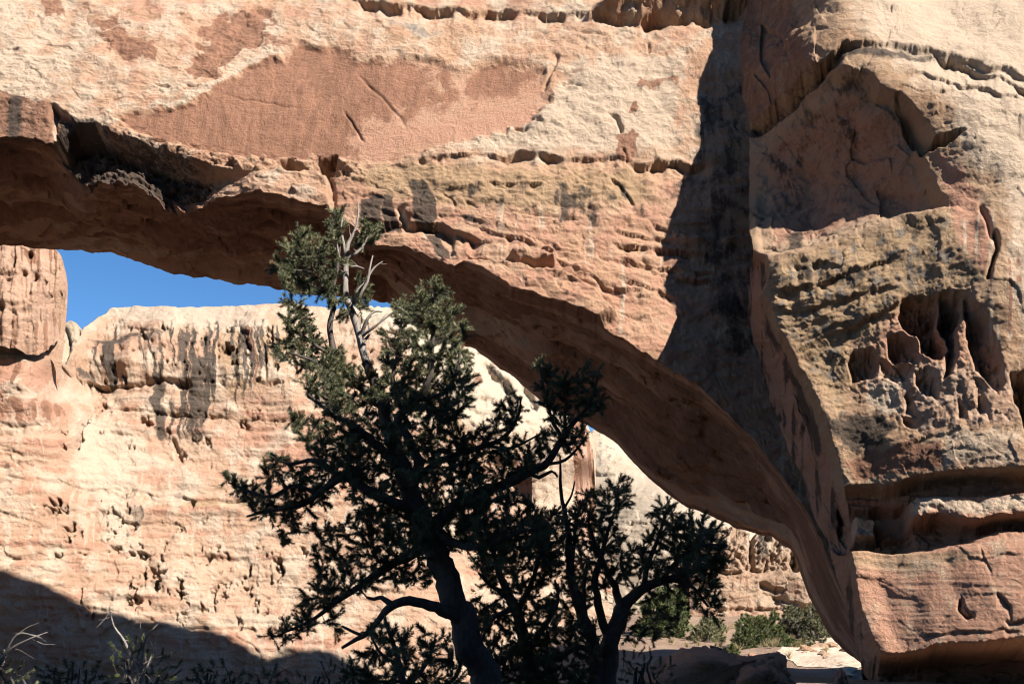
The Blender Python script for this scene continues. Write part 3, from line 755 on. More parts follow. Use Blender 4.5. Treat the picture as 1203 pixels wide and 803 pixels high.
    B2 = np.maximum.reduce([och * (0.35 + 0.7 * fbm(n0(14, 21), 3)), 0.5 * slabtop, 0.35 * inside([(1150, 100), (1203, 110), (1203, 200), (1180, 220)], wx2, wy2, 12) * (0.6 + blotch), 0.45 * inside([(880, 200), (1000, 220), (1060, 250), (980, 285), (890, 300)], wx2, wy2, 14)])
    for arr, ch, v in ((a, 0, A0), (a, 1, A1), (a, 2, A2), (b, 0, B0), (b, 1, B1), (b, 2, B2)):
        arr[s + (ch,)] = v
    me = mesh_from('rock_buttress', P, grid_faces(*P.shape[:2]), 4, True, {'stain_shade_a': a.reshape(-1, 3), 'stain_b': b.reshape(-1, 3)})
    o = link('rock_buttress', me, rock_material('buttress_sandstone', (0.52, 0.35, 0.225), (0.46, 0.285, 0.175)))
    tag(o, 'tall overhanging sandstone buttress with honeycomb hollows at the right foot of the arch', 'rock buttress')
    return o

# ------------------------------------------------------------------ sunlit cliff seen through the arch
FAR_TOP = [(-320, 372), (-100, 385), (0, 398), (30, 404), (50, 411), (66, 421), (76, 430), (80, 422), (90, 408), (103, 392), (118, 378), (134, 369), (160, 365), (200, 363), (250, 361), (300, 358),
           (345, 357), (380, 361), (420, 370), (450, 384), (475, 405), (505, 440), (540, 490), (575, 540), (620, 590), (670, 630), (720, 660)]
FAR_CTRL = [(-320, 380, 70), (-320, 600, 67), (-320, 800, 65), (0, 400, 70), (60, 420, 71), (0, 480, 68.5), (60, 480, 70), (0, 600, 67.5), (0, 780, 66), (76, 432, 74),
            (135, 370, 82), (250, 362, 81), (345, 358, 82), (110, 400, 78), (200, 395, 77), (300, 390, 76.5), (90, 440, 75.5), (150, 430, 75.5), (250, 440, 75.2), (350, 440, 75.5),
            (110, 475, 74.5), (200, 480, 75), (300, 490, 75), (400, 480, 75.8), (120, 560, 71.5), (200, 560, 73), (300, 560, 73.8), (400, 560, 74.5), (100, 700, 69), (200, 700, 70.5), (300, 720, 71.5), (400, 720, 72), (500, 720, 73),
            (400, 365, 83), (450, 390, 80), (450, 460, 77), (520, 520, 78), (560, 600, 77), (620, 640, 79), (200, 800, 68.5), (400, 800, 70), (600, 800, 72), (720, 800, 74), (720, 680, 78)]

def far_depth(px, py):
    return tps(FAR_CTRL, np.asarray(px, float), np.asarray(py, float))

def close_back(P, depth=10.0):
    """rows behind a cliff's top so that it is a solid hill and not a sheet"""
    t = P[0]
    r = np.stack([t + np.array([0, w, -d]) for w, d in ((depth, 8.0), (depth * 0.6, 2.0), (depth * 0.25, 0.5), (depth * 0.08, 0.1))], 0)
    return np.concatenate([r, P], 0), 4

def build_far_cliff():
    px = np.concatenate([np.linspace(-320, -4, int(60 * Q), endpoint=False), np.linspace(-4, 560, int(420 * Q), endpoint=False), np.linspace(560, 720, int(50 * Q))])
    ty = line(FAR_TOP, px) + 1.5 * fbm(np.stack([px / 25, px * 0, px * 0], -1), 4) * (1 + (px < 90))
    n1 = int(330 * Q)
    s = np.linspace(0, 1, n1)[:, None]
    PX = np.broadcast_to(px, (n1, len(px))).copy()
    PY = ty[None] + (835 - ty)[None] * s
    Y = far_depth(PX, PY)
    N = lambda sx, sy, o: np.stack([PX / sx, PY / sy, PX * 0 + o], -1)
    wx = PX + 6 * fbm(N(35, 35, 1), 4)
    wy = PY + 4 * fbm(N(30, 24, 5), 4)
    D = np.zeros_like(PX)
    # nose overhang and the long parting below the streaked cap
    D += ledge(PX, wy, [(84, 438), (95, 450), (115, 454), (150, 450), (190, 448), (230, 452)], 1.0, 8, .12, 2)
    D += ledge(PX, wy, [(85, 470), (130, 478), (160, 484), (200, 487), (260, 489), (320, 491), (420, 494)], .35, 12, .05)
    D += 0.8 * sstep(0, 30, 455 - PY) * sstep(76, 96, PX) * sstep(300, 120, PX)
    # upper cap: rounded pillars and hollows beneath the pale top
    capm = sstep(378, 400, PY) * sstep(456, 446, PY) * sstep(95, 120, PX)
    D += capm * (0.16 * fbm(N(15, 130, 2), 3) + 0.08 * billow(N(9, 30, 4), 3))
    D -= 0.45 * capm * sstep(.38, .7, fbm(N(11, 12, 11), 3))
    # scattered hollows in rows
    rs = np.random.default_rng(5)
    hol = []
    for _ in range(26):
        hol.append((rs.uniform(130, 345), rs.normal(398, 9), rs.uniform(2, 4), rs.uniform(3, 7), rs.uniform(.5, 1.2)))
    for _ in range(34):
        hol.append((rs.uniform(95, 470), rs.normal(486, 5), rs.uniform(2, 5), rs.uniform(1.5, 3.5), rs.uniform(.4, .9)))
    for _ in range(18):
        hol.append((rs.uniform(60, 250), rs.normal(516, 14), rs.uniform(2, 5), rs.uniform(2, 6), rs.uniform(.3, .8)))
    for _ in range(24):
        hol.append((rs.uniform(40, 280), rs.normal(606, 16), rs.uniform(2, 5), rs.uniform(2, 6), rs.uniform(.4, .9)))
    for _ in range(20):
        hol.append((rs.uniform(60, 330), rs.normal(650, 7), rs.uniform(2, 5), rs.uniform(1.5, 3.5), rs.uniform(.4, .8)))
    for _ in range(60):
        hol.append((rs.uniform(150, 330), rs.normal(684, 14), rs.uniform(1.5, 3), rs.uniform(3, 8), rs.uniform(.4, .9)))
    for _ in range(26):
        hol.append((rs.uniform(50, 340), rs.normal(718, 8), rs.uniform(1.5, 3), rs.uniform(1.5, 4), rs.uniform(.3, .6)))
    for _ in range(40):
        hol.append((rs.uniform(330, 620), rs.uniform(440, 750), rs.uniform(1, 4), rs.uniform(1, 4), rs.uniform(.3, .8)))
    hw = PX + 7 * fbm(N(9, 9, 61), 3)
    hy = PY + 6 * fbm(N(9, 7, 62), 3)
    for cx, cy, rx, ry, dep in hol:
        g_ = rs.lognormal(-0.25, 0.5)
        rx, ry, dep = rx * g_, ry * g_, dep * min(1.0, 0.35 + 0.5 * g_)
        k = (np.abs(PX - cx) < rx * 3 + 6) & (np.abs(PY - cy) < ry * 3 + 6)
        if k.any():
            d = np.hypot((hw[k] - cx) / rx, (hy[k] - cy) / ry)
            D[k] -= dep * sstep(1.25, 0.3, d)
    for pts, amp, L in (([(0, 462), (40, 458), (80, 468)], .3, 12), ([(0, 500), (50, 496), (82, 488)], .5, 12), ([(-100, 540), (0, 545), (60, 540)], .25, 10), ([(0, 556), (60, 562), (110, 574), (160, 584)], .35, 10),
                        ([(95, 570), (160, 578), (240, 586), (330, 590), (420, 586)], .4, 9), ([(110, 505), (150, 512), (180, 518)], .4, 6), ([(0, 526), (20, 530), (36, 534)], .4, 5),
                        ([(60, 640), (130, 648), (190, 652), (300, 652)], .35, 7), ([(150, 735), (250, 738), (420, 742)], .4, 8), ([(0, 655), (40, 658), (100, 658)], .2, 7), ([(330, 620), (420, 626), (520, 620)], .3, 9), ([(330, 690), (420, 694), (520, 690)], .3, 9), ([(230, 404), (300, 410), (360, 412)], .25, 7),
                        ([(360, 420), (440, 424), (520, 430)], .3, 9), ([(0, 604), (30, 600), (60, 606)], .2, 6)):
        D += ledge(PX, wy, pts, amp * 0.7, L * 0.8, .1, 1.0)
    D += groove(PX, wy, [(108, 480), (100, 492), (90, 512), (82, 530)], .5, 3, .2) + groove(PX, PY, [(308, 388), (310, 420), (312, 450)], .35, 2.2, .2) + groove(PX, PY, [(200, 512), (208, 530), (205, 526), (214, 545)], .5, 3, .2)
    P0 = at(PX, PY, Y)
    D += 0.10 * fbm(np.stack([PX / 260, (PY - 0.03 * PX) / 9, PX * 0 + 2], -1), 4)
    D += 0.22 * facets(PX / 70, PY / 30, 31) + 0.09 * facets(PX / 22, PY / 11, 32) + 0.03 * facets(PX / 9, PY / 6, 33)
    D += 0.35 * fbm(P0 * 0.22, 3) + 0.10 * fbm(P0 * np.array([.8, .8, 1.6]), 4) + 0.05 * billow(P0 * np.array([1.8, 1.8, 3.2]), 4)
    F = P0 + D[..., None] * np.array([0, -0.97, 0.24])
    P, nb = close_back(F, 12)
    a, b = stains(P.shape[:2])
    blotch = fbm(N(40, 30, 14), 4)
    strk = fbm(np.stack([wx / 7, PY / 170, PX * 0 + 4], -1), 4)
    strata = fbm(np.stack([PX / 260, (PY - 0.03 * PX) / 9 + 0.6 * blotch, PX * 0 + 2], -1), 4)
    fs = slice(nb, None)
    streak_m = inside([(90, 405), (140, 390), (230, 378), (300, 376), (345, 380), (350, 405), (320, 430), (270, 500), (240, 530), (180, 520), (170, 460), (110, 450)], wx, wy, 14)
    a[fs, :, 1] = np.maximum.reduce([streak_m * (0.42 + 1.0 * strk), 0.95 * inside([(180, 440), (192, 440), (194, 515), (182, 520)], wx, wy, 4), 0.9 * inside([(226, 420), (244, 420), (240, 480), (232, 528), (222, 500)], wx, wy, 5),
                                     0.75 * inside([(212, 430), (222, 430), (220, 500), (212, 500)], wx, wy, 4), 0.8 * inside([(95, 405), (130, 398), (200, 392), (190, 400), (130, 412)], wx, wy, 6), 0.7 * inside([(84, 432), (110, 440), (112, 452), (92, 450)], wx, wy, 4),
                                     0.35 * inside([(110, 586), (180, 590), (190, 605), (140, 640), (120, 620)], wx, wy, 6) * (1 + strk), 0.4 * inside([(134, 640), (152, 640), (150, 735), (138, 735)], wx, wy, 5)])
    a[fs, :, 0] = np.maximum.reduce([0.8 * inside([(-60, 416), (40, 420), (60, 440), (20, 455), (-60, 455)], wx, wy, 8) * (0.6 + strk), 0.75 * inside([(-60, 465), (40, 462), (76, 475), (80, 490), (30, 498), (-60, 500)], wx, wy, 7) * (0.8 + .5 * strk), 0.8 * inside([(284, 384), (298, 384), (302, 445), (300, 455), (294, 430)], wx, wy, 3), 0.5 * inside([(330, 520), (380, 500), (420, 540), (360, 560)], wx, wy, 10)])
    a[fs, :, 2] = np.maximum.reduce([0.95 * sstep(392, 376, wy + 0.1 * (200 - PX)) * sstep(95, 110, PX) * (1 - 0.5 * sstep(260, 330, PX)), 0.8 * inside([(85, 470), (140, 500), (160, 560), (150, 640), (110, 600), (80, 560)], wx, wy, 14), 0.8 * inside([(130, 490), (175, 510), (180, 560), (120, 560)], wx, wy, 10), 0.8 * inside([(100, 690), (180, 720), (150, 730), (100, 720)], wx, wy, 10),
                                     0.40 + 0.55 * blotch, 0.7 * inside([(240, 722), (420, 720), (420, 740), (240, 738)], wx, wy, 6), sstep(.15, .5, strk) * 0.6])
    b[fs, :, 0] = np.maximum.reduce([0.65 * inside([(250, 360), (350, 360), (380, 400), (330, 450), (250, 480)], wx, wy, 16), 0.6 * inside([(100, 572), (200, 580), (330, 588), (330, 602), (180, 596)], wx, wy, 4), 0.6 * inside([(160, 728), (330, 724), (330, 736), (160, 736)], wx, wy, 4), 0.4 * inside([(110, 620), (150, 640), (260, 640), (250, 652), (100, 640)], wx, wy, 6)])
    b[fs, :, 1] = np.maximum.reduce([0.75 * inside([(-80, 405), (60, 425), (84, 470), (60, 500), (-80, 505)], wx, wy, 10), 0.65 * inside([(220, 490), (420, 494), (420, 586), (330, 588), (260, 540)], wx, wy, 14), 0.45 * (0.5 + blotch), 0.75 * sstep(.05, .45, strata) * sstep(440, 480, PY), 0.6 * inside([(60, 440), (100, 460), (95, 480), (70, 520)], wx, wy, 8), 0.75 * inside([(150, 742), (420, 745), (420, 760), (150, 760)], wx, wy, 4)])
    b[fs, :, 2] = np.maximum.reduce([0.3 * streak_m * (0.5 + strk), 0.35 * inside([(110, 590), (190, 592), (180, 630), (120, 640)], wx, wy, 8), 0.3 * inside([(140, 500), (230, 520), (230, 620), (150, 560)], wx, wy, 14) * (.8 + blotch)])
    me = mesh_from('rock_cliff', P, grid_faces(*P.shape[:2]), 4, True, {'stain_shade_a': a.reshape(-1, 3), 'stain_b': b.reshape(-1, 3)})
    o = link('rock_cliff', me, rock_material('cliff_sandstone', (0.58, 0.385, 0.265), (0.53, 0.325, 0.215), pale=(0.64, 0.49, 0.365), k=0.5))
    tag(o, 'broad sunlit cream and salmon cliff under the arch, its rounded cap streaked black', 'cliff')
    return o

def relief(name, label, cat, top, ctrl, x0, x1, bottom, step, paint, sculpt, mat, amp=1.0, backd=10.0, jitter=1.5, group=None):
    """a solid rock mass: its skyline, its depths, its own sculpting and stains"""
    px = np.linspace(x0, x1, max(8, int((x1 - x0) / step * Q)))
    ty = line(top, px) + jitter * fbm(np.stack([px / 16, px * 0 + x0, px * 0], -1), 4)
    bot = line(bottom, px) if isinstance(bottom, list) else np.full(px.shape, float(bottom))
    n1 = max(8, int((bot - ty).max() / step * Q))
    s = np.linspace(0, 1, n1)[:, None]
    PX = np.broadcast_to(px, (n1, len(px))).copy()
    PY = ty[None] + (bot - ty)[None] * s
    Y = tps(ctrl, PX, PY)
    P0 = at(PX, PY, Y)
    sc = 30.0 / Y.mean()
    wx = PX + 4 * fbm(np.stack([PX / 24, PY / 24, PX * 0 + 1], -1), 4)
    wy = PY + 3 * fbm(np.stack([PX / 20, PY / 16, PX * 0 + 5], -1), 4)
    D = amp * (0.3 * fbm(P0 * 0.5 * sc, 3) + 0.14 * fbm(P0 * np.array([1.6, 1.6, 3.0]) * sc, 4) + 0.08 * billow(P0 * np.array([4.0, 4.0, 6.5]) * sc, 4))
    D = D + amp / sc ** 0.5 * (0.2 * facets(PX / 34, PY / 18, 41) + 0.09 * facets(PX / 12, PY / 8, 42))
    if sculpt:
        D = D + sculpt(PX, PY, wx, wy)
    F = P0 + D[..., None] * np.array([0, -0.96, 0.28])
    P, nb = close_back(F, backd)
    a, b = stains(P.shape[:2])
    if paint:
        for ch, v in paint(PX, PY, wx, wy).items():
            (a if ch < 3 else b)[nb:, :, ch % 3] = v
    me = mesh_from(name, P, grid_faces(*P.shape[:2]), 4, True, {'stain_shade_a': a.reshape(-1, 3), 'stain_b': b.reshape(-1, 3)})
    o = link(name, me, mat)
    tag(o, label, cat, group)
    return o

def streaks(PX, PY, sx=8, sy=120, o=0):
    return fbm(np.stack([PX / sx, PY / sy, PX * 0 + o], -1), 3)

def build_background():
    m_red = rock_material('tower_sandstone', (0.58, 0.40, 0.275), (0.53, 0.33, 0.22), red=(0.55, 0.33, 0.23), k=0.5)
    m_white = rock_material('dome_sandstone', (0.60, 0.46, 0.325), (0.55, 0.39, 0.265), pale=(0.66, 0.53, 0.39), k=0.35)
    m_brown = rock_material('pocket_sandstone', (0.50, 0.37, 0.26), (0.45, 0.29, 0.195), k=0.6)
    # tower standing on the left shoulder of the cliff
    def sc(PX, PY, wx, wy):
        D = ledge(PX, wy, [(-60, 310), (0, 318), (60, 316)], .3, 8) + ledge(PX, wy, [(-60, 350), (0, 358), (70, 352)], .3, 8)
        D += 0.3 * streaks(PX, PY, 9, 80, 3)
        for cx, cy, rx, ry in ((34, 296, 3, 4), (15, 306, 3, 5), (38, 322, 5, 5), (52, 330, 3, 3), (62, 318, 3, 4), (24, 318, 3, 4), (8, 326, 3, 3), (68, 344, 4, 3), (56, 344, 3, 3)):
            D -= 0.9 * sstep(1.3, .4, np.hypot((wx - cx) / rx, (wy - cy) / ry))
        return D
    def pt(PX, PY, wx, wy):
        s1 = streaks(PX, PY, 7, 140, 5)
        return {0: np.maximum(0.75 * inside([(28, 290), (40, 290), (42, 310), (30, 308)], wx, wy, 3), 0.35 + .5 * s1), 2: 0.35 + 0.6 * s1, 4: 0.6 + 0 * PX, 1: 0.25 * sstep(.1, .5, streaks(PX, PY, 10, 200, 9)), 3: 0.5 * inside([(54, 290), (78, 300), (78, 380), (60, 390)], wx, wy, 6)}
    relief('rock_tower', 'rounded red sandstone tower on the shoulder left of the blue sky gap', 'rock tower', [(-320, 240), (-60, 255), (0, 262), (40, 272), (60, 286), (72, 300), (77, 320), (78, 328)],
           [(-320, 300, 66), (0, 280, 69), (60, 290, 69.8), (77, 330, 70.6), (0, 340, 67.5), (40, 340, 68), (66, 350, 70), (0, 400, 67.8), (50, 395, 69), (76, 380, 71.2), (-320, 400, 66)],
           -320, 78, [(-320, 384), (-100, 397), (0, 406), (30, 414), (46, 419), (58, 410), (68, 396), (74, 372), (76, 350), (78, 334)], 1.4, pt, sc, m_red, 0.7, 0.8)
    relief('rock_pinnacle', 'small pale rounded pinnacle in the notch beside the red tower', 'rock pinnacle', [(40, 400), (58, 386), (70, 380), (82, 377), (90, 380), (97, 388), (103, 394), (112, 402)],
           [(40, 400, 88), (70, 382, 88), (100, 392, 87), (110, 402, 88), (70, 420, 85), (100, 420, 85), (40, 440, 85), (110, 440, 84)], 40, 112, 440, 1.3,
           lambda X, Y, a_, b_: {2: 0.5 + 0 * X, 3: 0.5 + 0 * X}, lambda X, Y, a_, b_: groove(X, Y, [(76, 382), (80, 400), (74, 430)], .6, 2.5) + groove(X, Y, [(92, 384), (94, 400), (98, 420)], .5, 2), m_white, .8, 6)
    # white dome behind the pine, running down to the right
    def sc(PX, PY, wx, wy):
        D = groove(PX, wy, [(565, 420), (580, 440), (596, 452), (606, 462)], 1.6, 5, .2) + groove(PX, wy, [(612, 452), (622, 464), (632, 478)], 1.2, 3.5, .2) + groove(PX, wy, [(590, 440), (600, 470), (598, 500)], .6, 3, .2)
        D += ledge(PX, wy, [(480, 470), (560, 468), (640, 474)], .5, 10) + ledge(PX, wy, [(480, 540), (560, 545), (660, 540)], .6, 12) + ledge(PX, wy, [(560, 600), (660, 604)], .5, 10) + ledge(PX, wy, [(540, 478), (600, 490), (650, 500)], .4, 8)
        return D
    def pt(PX, PY, wx, wy):
        return {2: 0.8 - 0.7 * sstep(480, 540, PY), 4: 0.7 * sstep(470, 540, wy) * (0.6 + streaks(PX, PY, 14, 60, 2)), 0: np.maximum(0.6 * inside([(552, 432), (566, 436), (568, 450), (556, 456)], wx, wy, 3), 0.5 * inside([(480, 560), (540, 552), (560, 600), (500, 600)], wx, wy, 8)),
                1: 0.7 * np.maximum(inside([(564, 418), (574, 422), (608, 460), (600, 466)], wx, wy, 3), inside([(610, 450), (636, 480), (630, 484)], wx, wy, 2)), 5: 0.2 + 0 * PX}
    relief('rock_dome', 'big white sandstone dome with a grey slanting crack behind the tall pine', 'rock dome', [(380, 372), (410, 363), (430, 361), (460, 358), (500, 362), (540, 376), (580, 402), (620, 432), (650, 455), (680, 482), (700, 520)],
           [(380, 372, 112), (430, 361, 114), (500, 365, 114), (560, 395, 112), (620, 440, 110), (700, 520, 106), (450, 400, 106), (540, 440, 104), (620, 500, 101), (450, 480, 102), (540, 540, 100), (660, 580, 98), (450, 660, 98), (560, 680, 96), (700, 680, 96)],
           380, 700, 690, 1.5, pt, sc, m_white, 1.4, 18)
    # striped fin right of it
    def pt(PX, PY, wx, wy):
        s1 = streaks(PX - 0.12 * (PY - 500), PY, 6, 140, 3)
        redm = sstep(662, 674, wx - 0.10 * (PY - 490))
        return {2: np.maximum(0.9 * (1 - redm), redm * (.25 + s1)), 4: 0.85 * redm, 0: redm * (.35 + .8 * s1)}
    relief('rock_fin', 'striped red and white rock fin below the small right-hand sky gap', 'rock fin', [(625, 520), (640, 500), (660, 490), (675, 489), (686, 496), (692, 512), (697, 535), (699, 560)],
           [(625, 520, 94), (660, 490, 94), (690, 505, 95), (699, 560, 97), (640, 540, 90), (670, 540, 89.5), (690, 540, 91), (640, 640, 88), (670, 640, 88), (695, 620, 91)], 625, 699, 690, 1.3, pt,
           lambda X, Y, a_, b_: 0.15 * streaks(X - .12 * (Y - 500), Y, 9, 120, 3), m_red, .7, 8)
    # layered white slickrock further right
    def sc(PX, PY, wx, wy):
        D = ledge(PX, wy, [(690, 555), (720, 557), (760, 556), (800, 552)], .8, 6) + 0
        for k, y0 in enumerate((596, 606, 616, 626, 640, 655, 672)):
            D += ledge(PX, wy + 6 * np.sin(k * 2.1 + PX / (31 + 5 * k)), [(690 + (k * 37) % 60, y0 + 8), (740, y0 + 4), (790, y0 - 4), (830, y0 + 4), (880, y0 + 10), (960, y0 + 16)], .7 if k % 2 else 0.35, 5)
        D += 0.2 * billow(np.stack([PX / 18, PY / 7, PX * 0], -1), 3) * sstep(588, 600, PY)
        return D
    def pt(PX, PY, wx, wy):
        return {2: 0.75 + 0.3 * streaks(PX, PY, 40, 10, 4), 5: 0.55 * inside([(686, 496), (720, 500), (735, 545), (690, 556)], wx, wy, 5) * (.6 + streaks(PX, PY, 6, 6, 8)), 4: 0.4 * sstep(540, 600, PY) * (.5 + streaks(PX, PY, 60, 9, 1)), 1: .3 * inside([(690, 500), (715, 502), (725, 530), (700, 540)], wx, wy, 5) * (1 + streaks(PX, PY, 4, 4, 8))}
    relief('slickrock_hill', 'layered white slickrock hill rising behind the right-hand pine', 'rock hill', [(670, 560), (684, 530), (692, 508), (704, 500), (718, 503), (740, 520), (780, 545), (830, 570), (900, 600), (960, 640)],
           [(670, 560, 135), (704, 500, 140), (780, 545, 136), (960, 640, 120), (700, 555, 130), (780, 560, 124), (690, 600, 118), (780, 590, 105), (860, 615, 96), (960, 660, 92), (690, 660, 98), (780, 640, 90), (860, 650, 86), (690, 740, 84), (800, 740, 80), (960, 740, 80)],
           670, 960, 745, 1.3, pt, sc, m_white, 0.8, 25)
    # nearer brown cliff with pockets
    def sc(PX, PY, wx, wy):
        D = groove(PX, PY, [(884, 622), (884, 650), (886, 672)], 1.4, 2.6, .1) + ledge(PX, wy, [(836, 668), (860, 672), (900, 666), (960, 664)], .6, 8) + ledge(PX, wy, [(836, 714), (880, 716), (960, 710)], .5, 6)
        up = sstep(672, 660, PY)
        D += up * (0.7 * billow(np.stack([PX / 10, PY / 14, PX * 0 + 2], -1), 3) - 0.6 * sstep(.2, .5, fbm(np.stack([PX / 7, PY / 7, PX * 0 + 8], -1), 3)))
        D += ledge(PX, wy, [(892, 684), (910, 690), (924, 692)], .6, 8) + ledge(PX, wy, [(905, 700), (920, 702), (950, 712)], .4, 6)
        D -= 1.4 * inside([(928, 648), (940, 644), (946, 664), (934, 668)], wx, wy, 3)
        return D
    def pt(PX, PY, wx, wy):
        s1 = streaks(PX, PY, 7, 60, 2)
        return {2: np.maximum(0.75 * inside([(832, 690), (842, 688), (856, 718), (846, 724), (838, 716)], wx, wy, 3), 0.55 * sstep(660, 640, wy) * (.7 + s1)), 0: 0.5 * sstep(660, 680, PY) * (.4 + s1), 1: np.maximum(0.55 * inside([(884, 625), (900, 625), (905, 660), (890, 672)], wx, wy, 4) * (.8 + s1), 0.5 * inside([(884, 672), (892, 672), (894, 720), (886, 720)], wx, wy, 3)), 4: 0.5 * sstep(700, 716, PY)}
    relief('pocketed_cliff', 'low brown cliff with rows of pockets behind the green bushes right of the trees', 'cliff', [(810, 640), (830, 622), (845, 618), (862, 617), (880, 622), (886, 628), (896, 622), (915, 620), (940, 630), (970, 645), (1010, 660)],
           [(810, 640, 70), (850, 617, 70), (900, 620, 70), (1010, 660, 68), (830, 660, 66.5), (880, 660, 66), (960, 670, 65), (830, 710, 65.5), (900, 700, 65.5), (1000, 710, 64), (830, 740, 64), (1000, 740, 62.5)], 810, 1010, 742, 1.1, pt, sc, m_brown, 1.0, 9)

# ------------------------------------------------------------------ ground
def ground_z(x, y):
    z = np.full(np.shape(x), 0.0)
    z = z + 0.35 * fbm(np.stack([x / 9.0, y / 9.0, x * 0], -1), 4) * sstep(3, 9, np.hypot(x, y))
    z = z + 1.2 * sstep(44, 66, y) * sstep(-6, 10, x)
    z = z - 4.6 * sstep(14, 40, y) * sstep(6, -8, x)
    return z

def build_ground():
    gx = np.concatenate([-np.geomspace(1200, 42, 20), np.linspace(-40, 40, 260), np.geomspace(42, 1200, 20)])
    gy = np.concatenate([-np.geomspace(1200, 32, 18), np.linspace(-30, 80, 330), np.geomspace(82, 1600, 22)])
    X, Yg = np.meshgrid(gx, gy)
    Z = ground_z(X, Yg)
    P = np.stack([X, Yg, Z], -1)
    me = mesh_from('ground', P, grid_faces(*P.shape[:2]), 4)
    t = NT('red_sand_ground')
    pos = t.n('ShaderNodeNewGeometry').outputs['Position']
    n1, n2, n3 = t.noise(pos, 0.35, 6, .6), t.noise(pos, 2.5, 6, .65), t.noise(pos, 18, 4, .7)
    c = t.mix(t.mapr(n1, .4, .6), (0.18, 0.11, 0.07), (0.245, 0.16, 0.105))
    c = t.mix(t.mapr(n2, .55, .68), c, (0.20, 0.13, 0.085))
    c = t.mix(t.mapr(n3, .5, .75), c, (0.5, 0.37, 0.27))
    t.set(t.b.inputs['Base Color'], c)
    t.b.inputs['Roughness'].default_value = 0.95
    bp = t.n('ShaderNodeBump')
    bp.inputs['Strength'].default_value = 0.7
    bp.inputs['Distance'].default_value = 0.15
    t.set(bp.inputs['Height'], t.math('ADD', n2, t.math('MULTIPLY', n3, .35)))
    t.t.links.new(bp.outputs[0], t.b.inputs['Normal'])
    o = link('ground', me, t.m)
    o['kind'] = 'structure'

# unseen canyon rim behind and right of the viewer, shaped to shade the foreground and cut bounce light
def build_shade_rim():
    w = np.concatenate([np.linspace(-110, -42, 60), np.linspace(-40, 60, 160)])
    top = np.interp(w, RIM_W, RIM_TOP) + 0.5 * fbm(np.stack([w / 3, w * 0, w * 0], -1), 4)
    # plan of the rim: a straight wall on the right that bends round behind the viewer
    bend = np.clip(-(w + 34), 0, 56) / 56 * R(95)
    hd = R(45) + bend                                    # heading of the wall, walking towards smaller w
    dw = np.r_[np.diff(w), w[-1] - w[-2]]
    ax, ay = np.cos(hd) * dw, np.sin(hd) * dw
    k0 = np.argmin(np.abs(w))
    cx, cy = np.cumsum(ax) - np.cumsum(ax)[k0], np.cumsum(ay) - np.cumsum(ay)[k0]
    base = np.stack([cx + 11.85 + 0.0, cy - 11.85, 0 * cx], -1)
    nrm = np.stack([np.sin(hd), -np.cos(hd), 0 * hd], -1)
    rows = []
    for off, fz in ((0.0, -1.0), (0.1, .25), (-0.3, .5), (-0.1, .75), (0.1, .93), (0.4, 1.0), (3.5, 1.0), (9, .9), (18, -1)):
        z = top * fz if fz > 0 else np.full(w.shape, -2.0)
        rows.append(base + nrm * off + np.array([0, 0, 1]) * z[:, None])
    P = np.array(rows)
    me = mesh_from('hill', P, grid_faces(*P.shape[:2]), 4, False)
    o = link('hill', me, rock_material('rim_sandstone', (0.5, 0.32, 0.2), (0.45, 0.27, 0.17), k=.5))
    o['kind'] = 'structure'
RIM_W = [-110, -95, -40, 1.5, 4, 5, 10.5, 12, 17.5, 19.5, 20.5, 21.8, 23, 30, 60]
RIM_TOP = [30, 40, 46, 46, 30, 24.0, 24.0, 44, 43, 40, 38, 20, 13, 12, 12]  # unseen rim heights, set to leave the pine top lit and darken the ground

def build_path():
    yy = np.linspace(30, 66, 120)
    cx = np.interp(yy, [30, 36, 46, 58, 66], [9.6, 11.6, 15.2, 19.5, 22])
    hw = 1.9 + 0.6 * pnoise(np.stack([yy / 4, yy * 0, yy * 0], -1)) + 0.02 * yy
    hw = hw * (0.03 + 0.97 * sstep(31, 37, yy))
    u = np.linspace(-1, 1, 22)
    X = cx[:, None] + hw[:, None] * u + 0.25 * fbm(np.stack([yy[:, None] / 1.2 + 0 * u, u + 0 * yy[:, None], 0 * u + 0 * yy[:, None]], -1), 3)
    Yg = np.broadcast_to(yy[:, None], X.shape)
    P = np.stack([X, Yg, ground_z(X, Yg) + 0.02 + 0.05 * (1 - u ** 2)[None]], -1)
    t = NT('pale_sand')
    pos = t.n('ShaderNodeNewGeometry').outputs['Position']
    n = t.noise(pos, 1.2, 6, .65)
    cc = t.mix(t.mapr(n, .4, .62), (0.46, 0.34, 0.245), (0.54, 0.42, 0.32))
    t.set(t.b.inputs['Base Color'], cc)
    t.b.inputs['Roughness'].default_value = .95
    bp = t.n('ShaderNodeBump')
    bp.inputs['Distance'].default_value = .2
    t.set(bp.inputs['Height'], n)
    t.t.links.new(bp.outputs[0], t.b.inputs['Normal'])
    link('path', mesh_from('path', P, grid_faces(*P.shape[:2]), 4), t.m)['kind'] = 'structure'

build_ground()
build_path()
build_far_cliff()
build_background()
build_arch()
build_buttress()
build_shade_rim()
# ------------------------------------------------------------------ plants
def px_size(Y):
    return Y / FPX

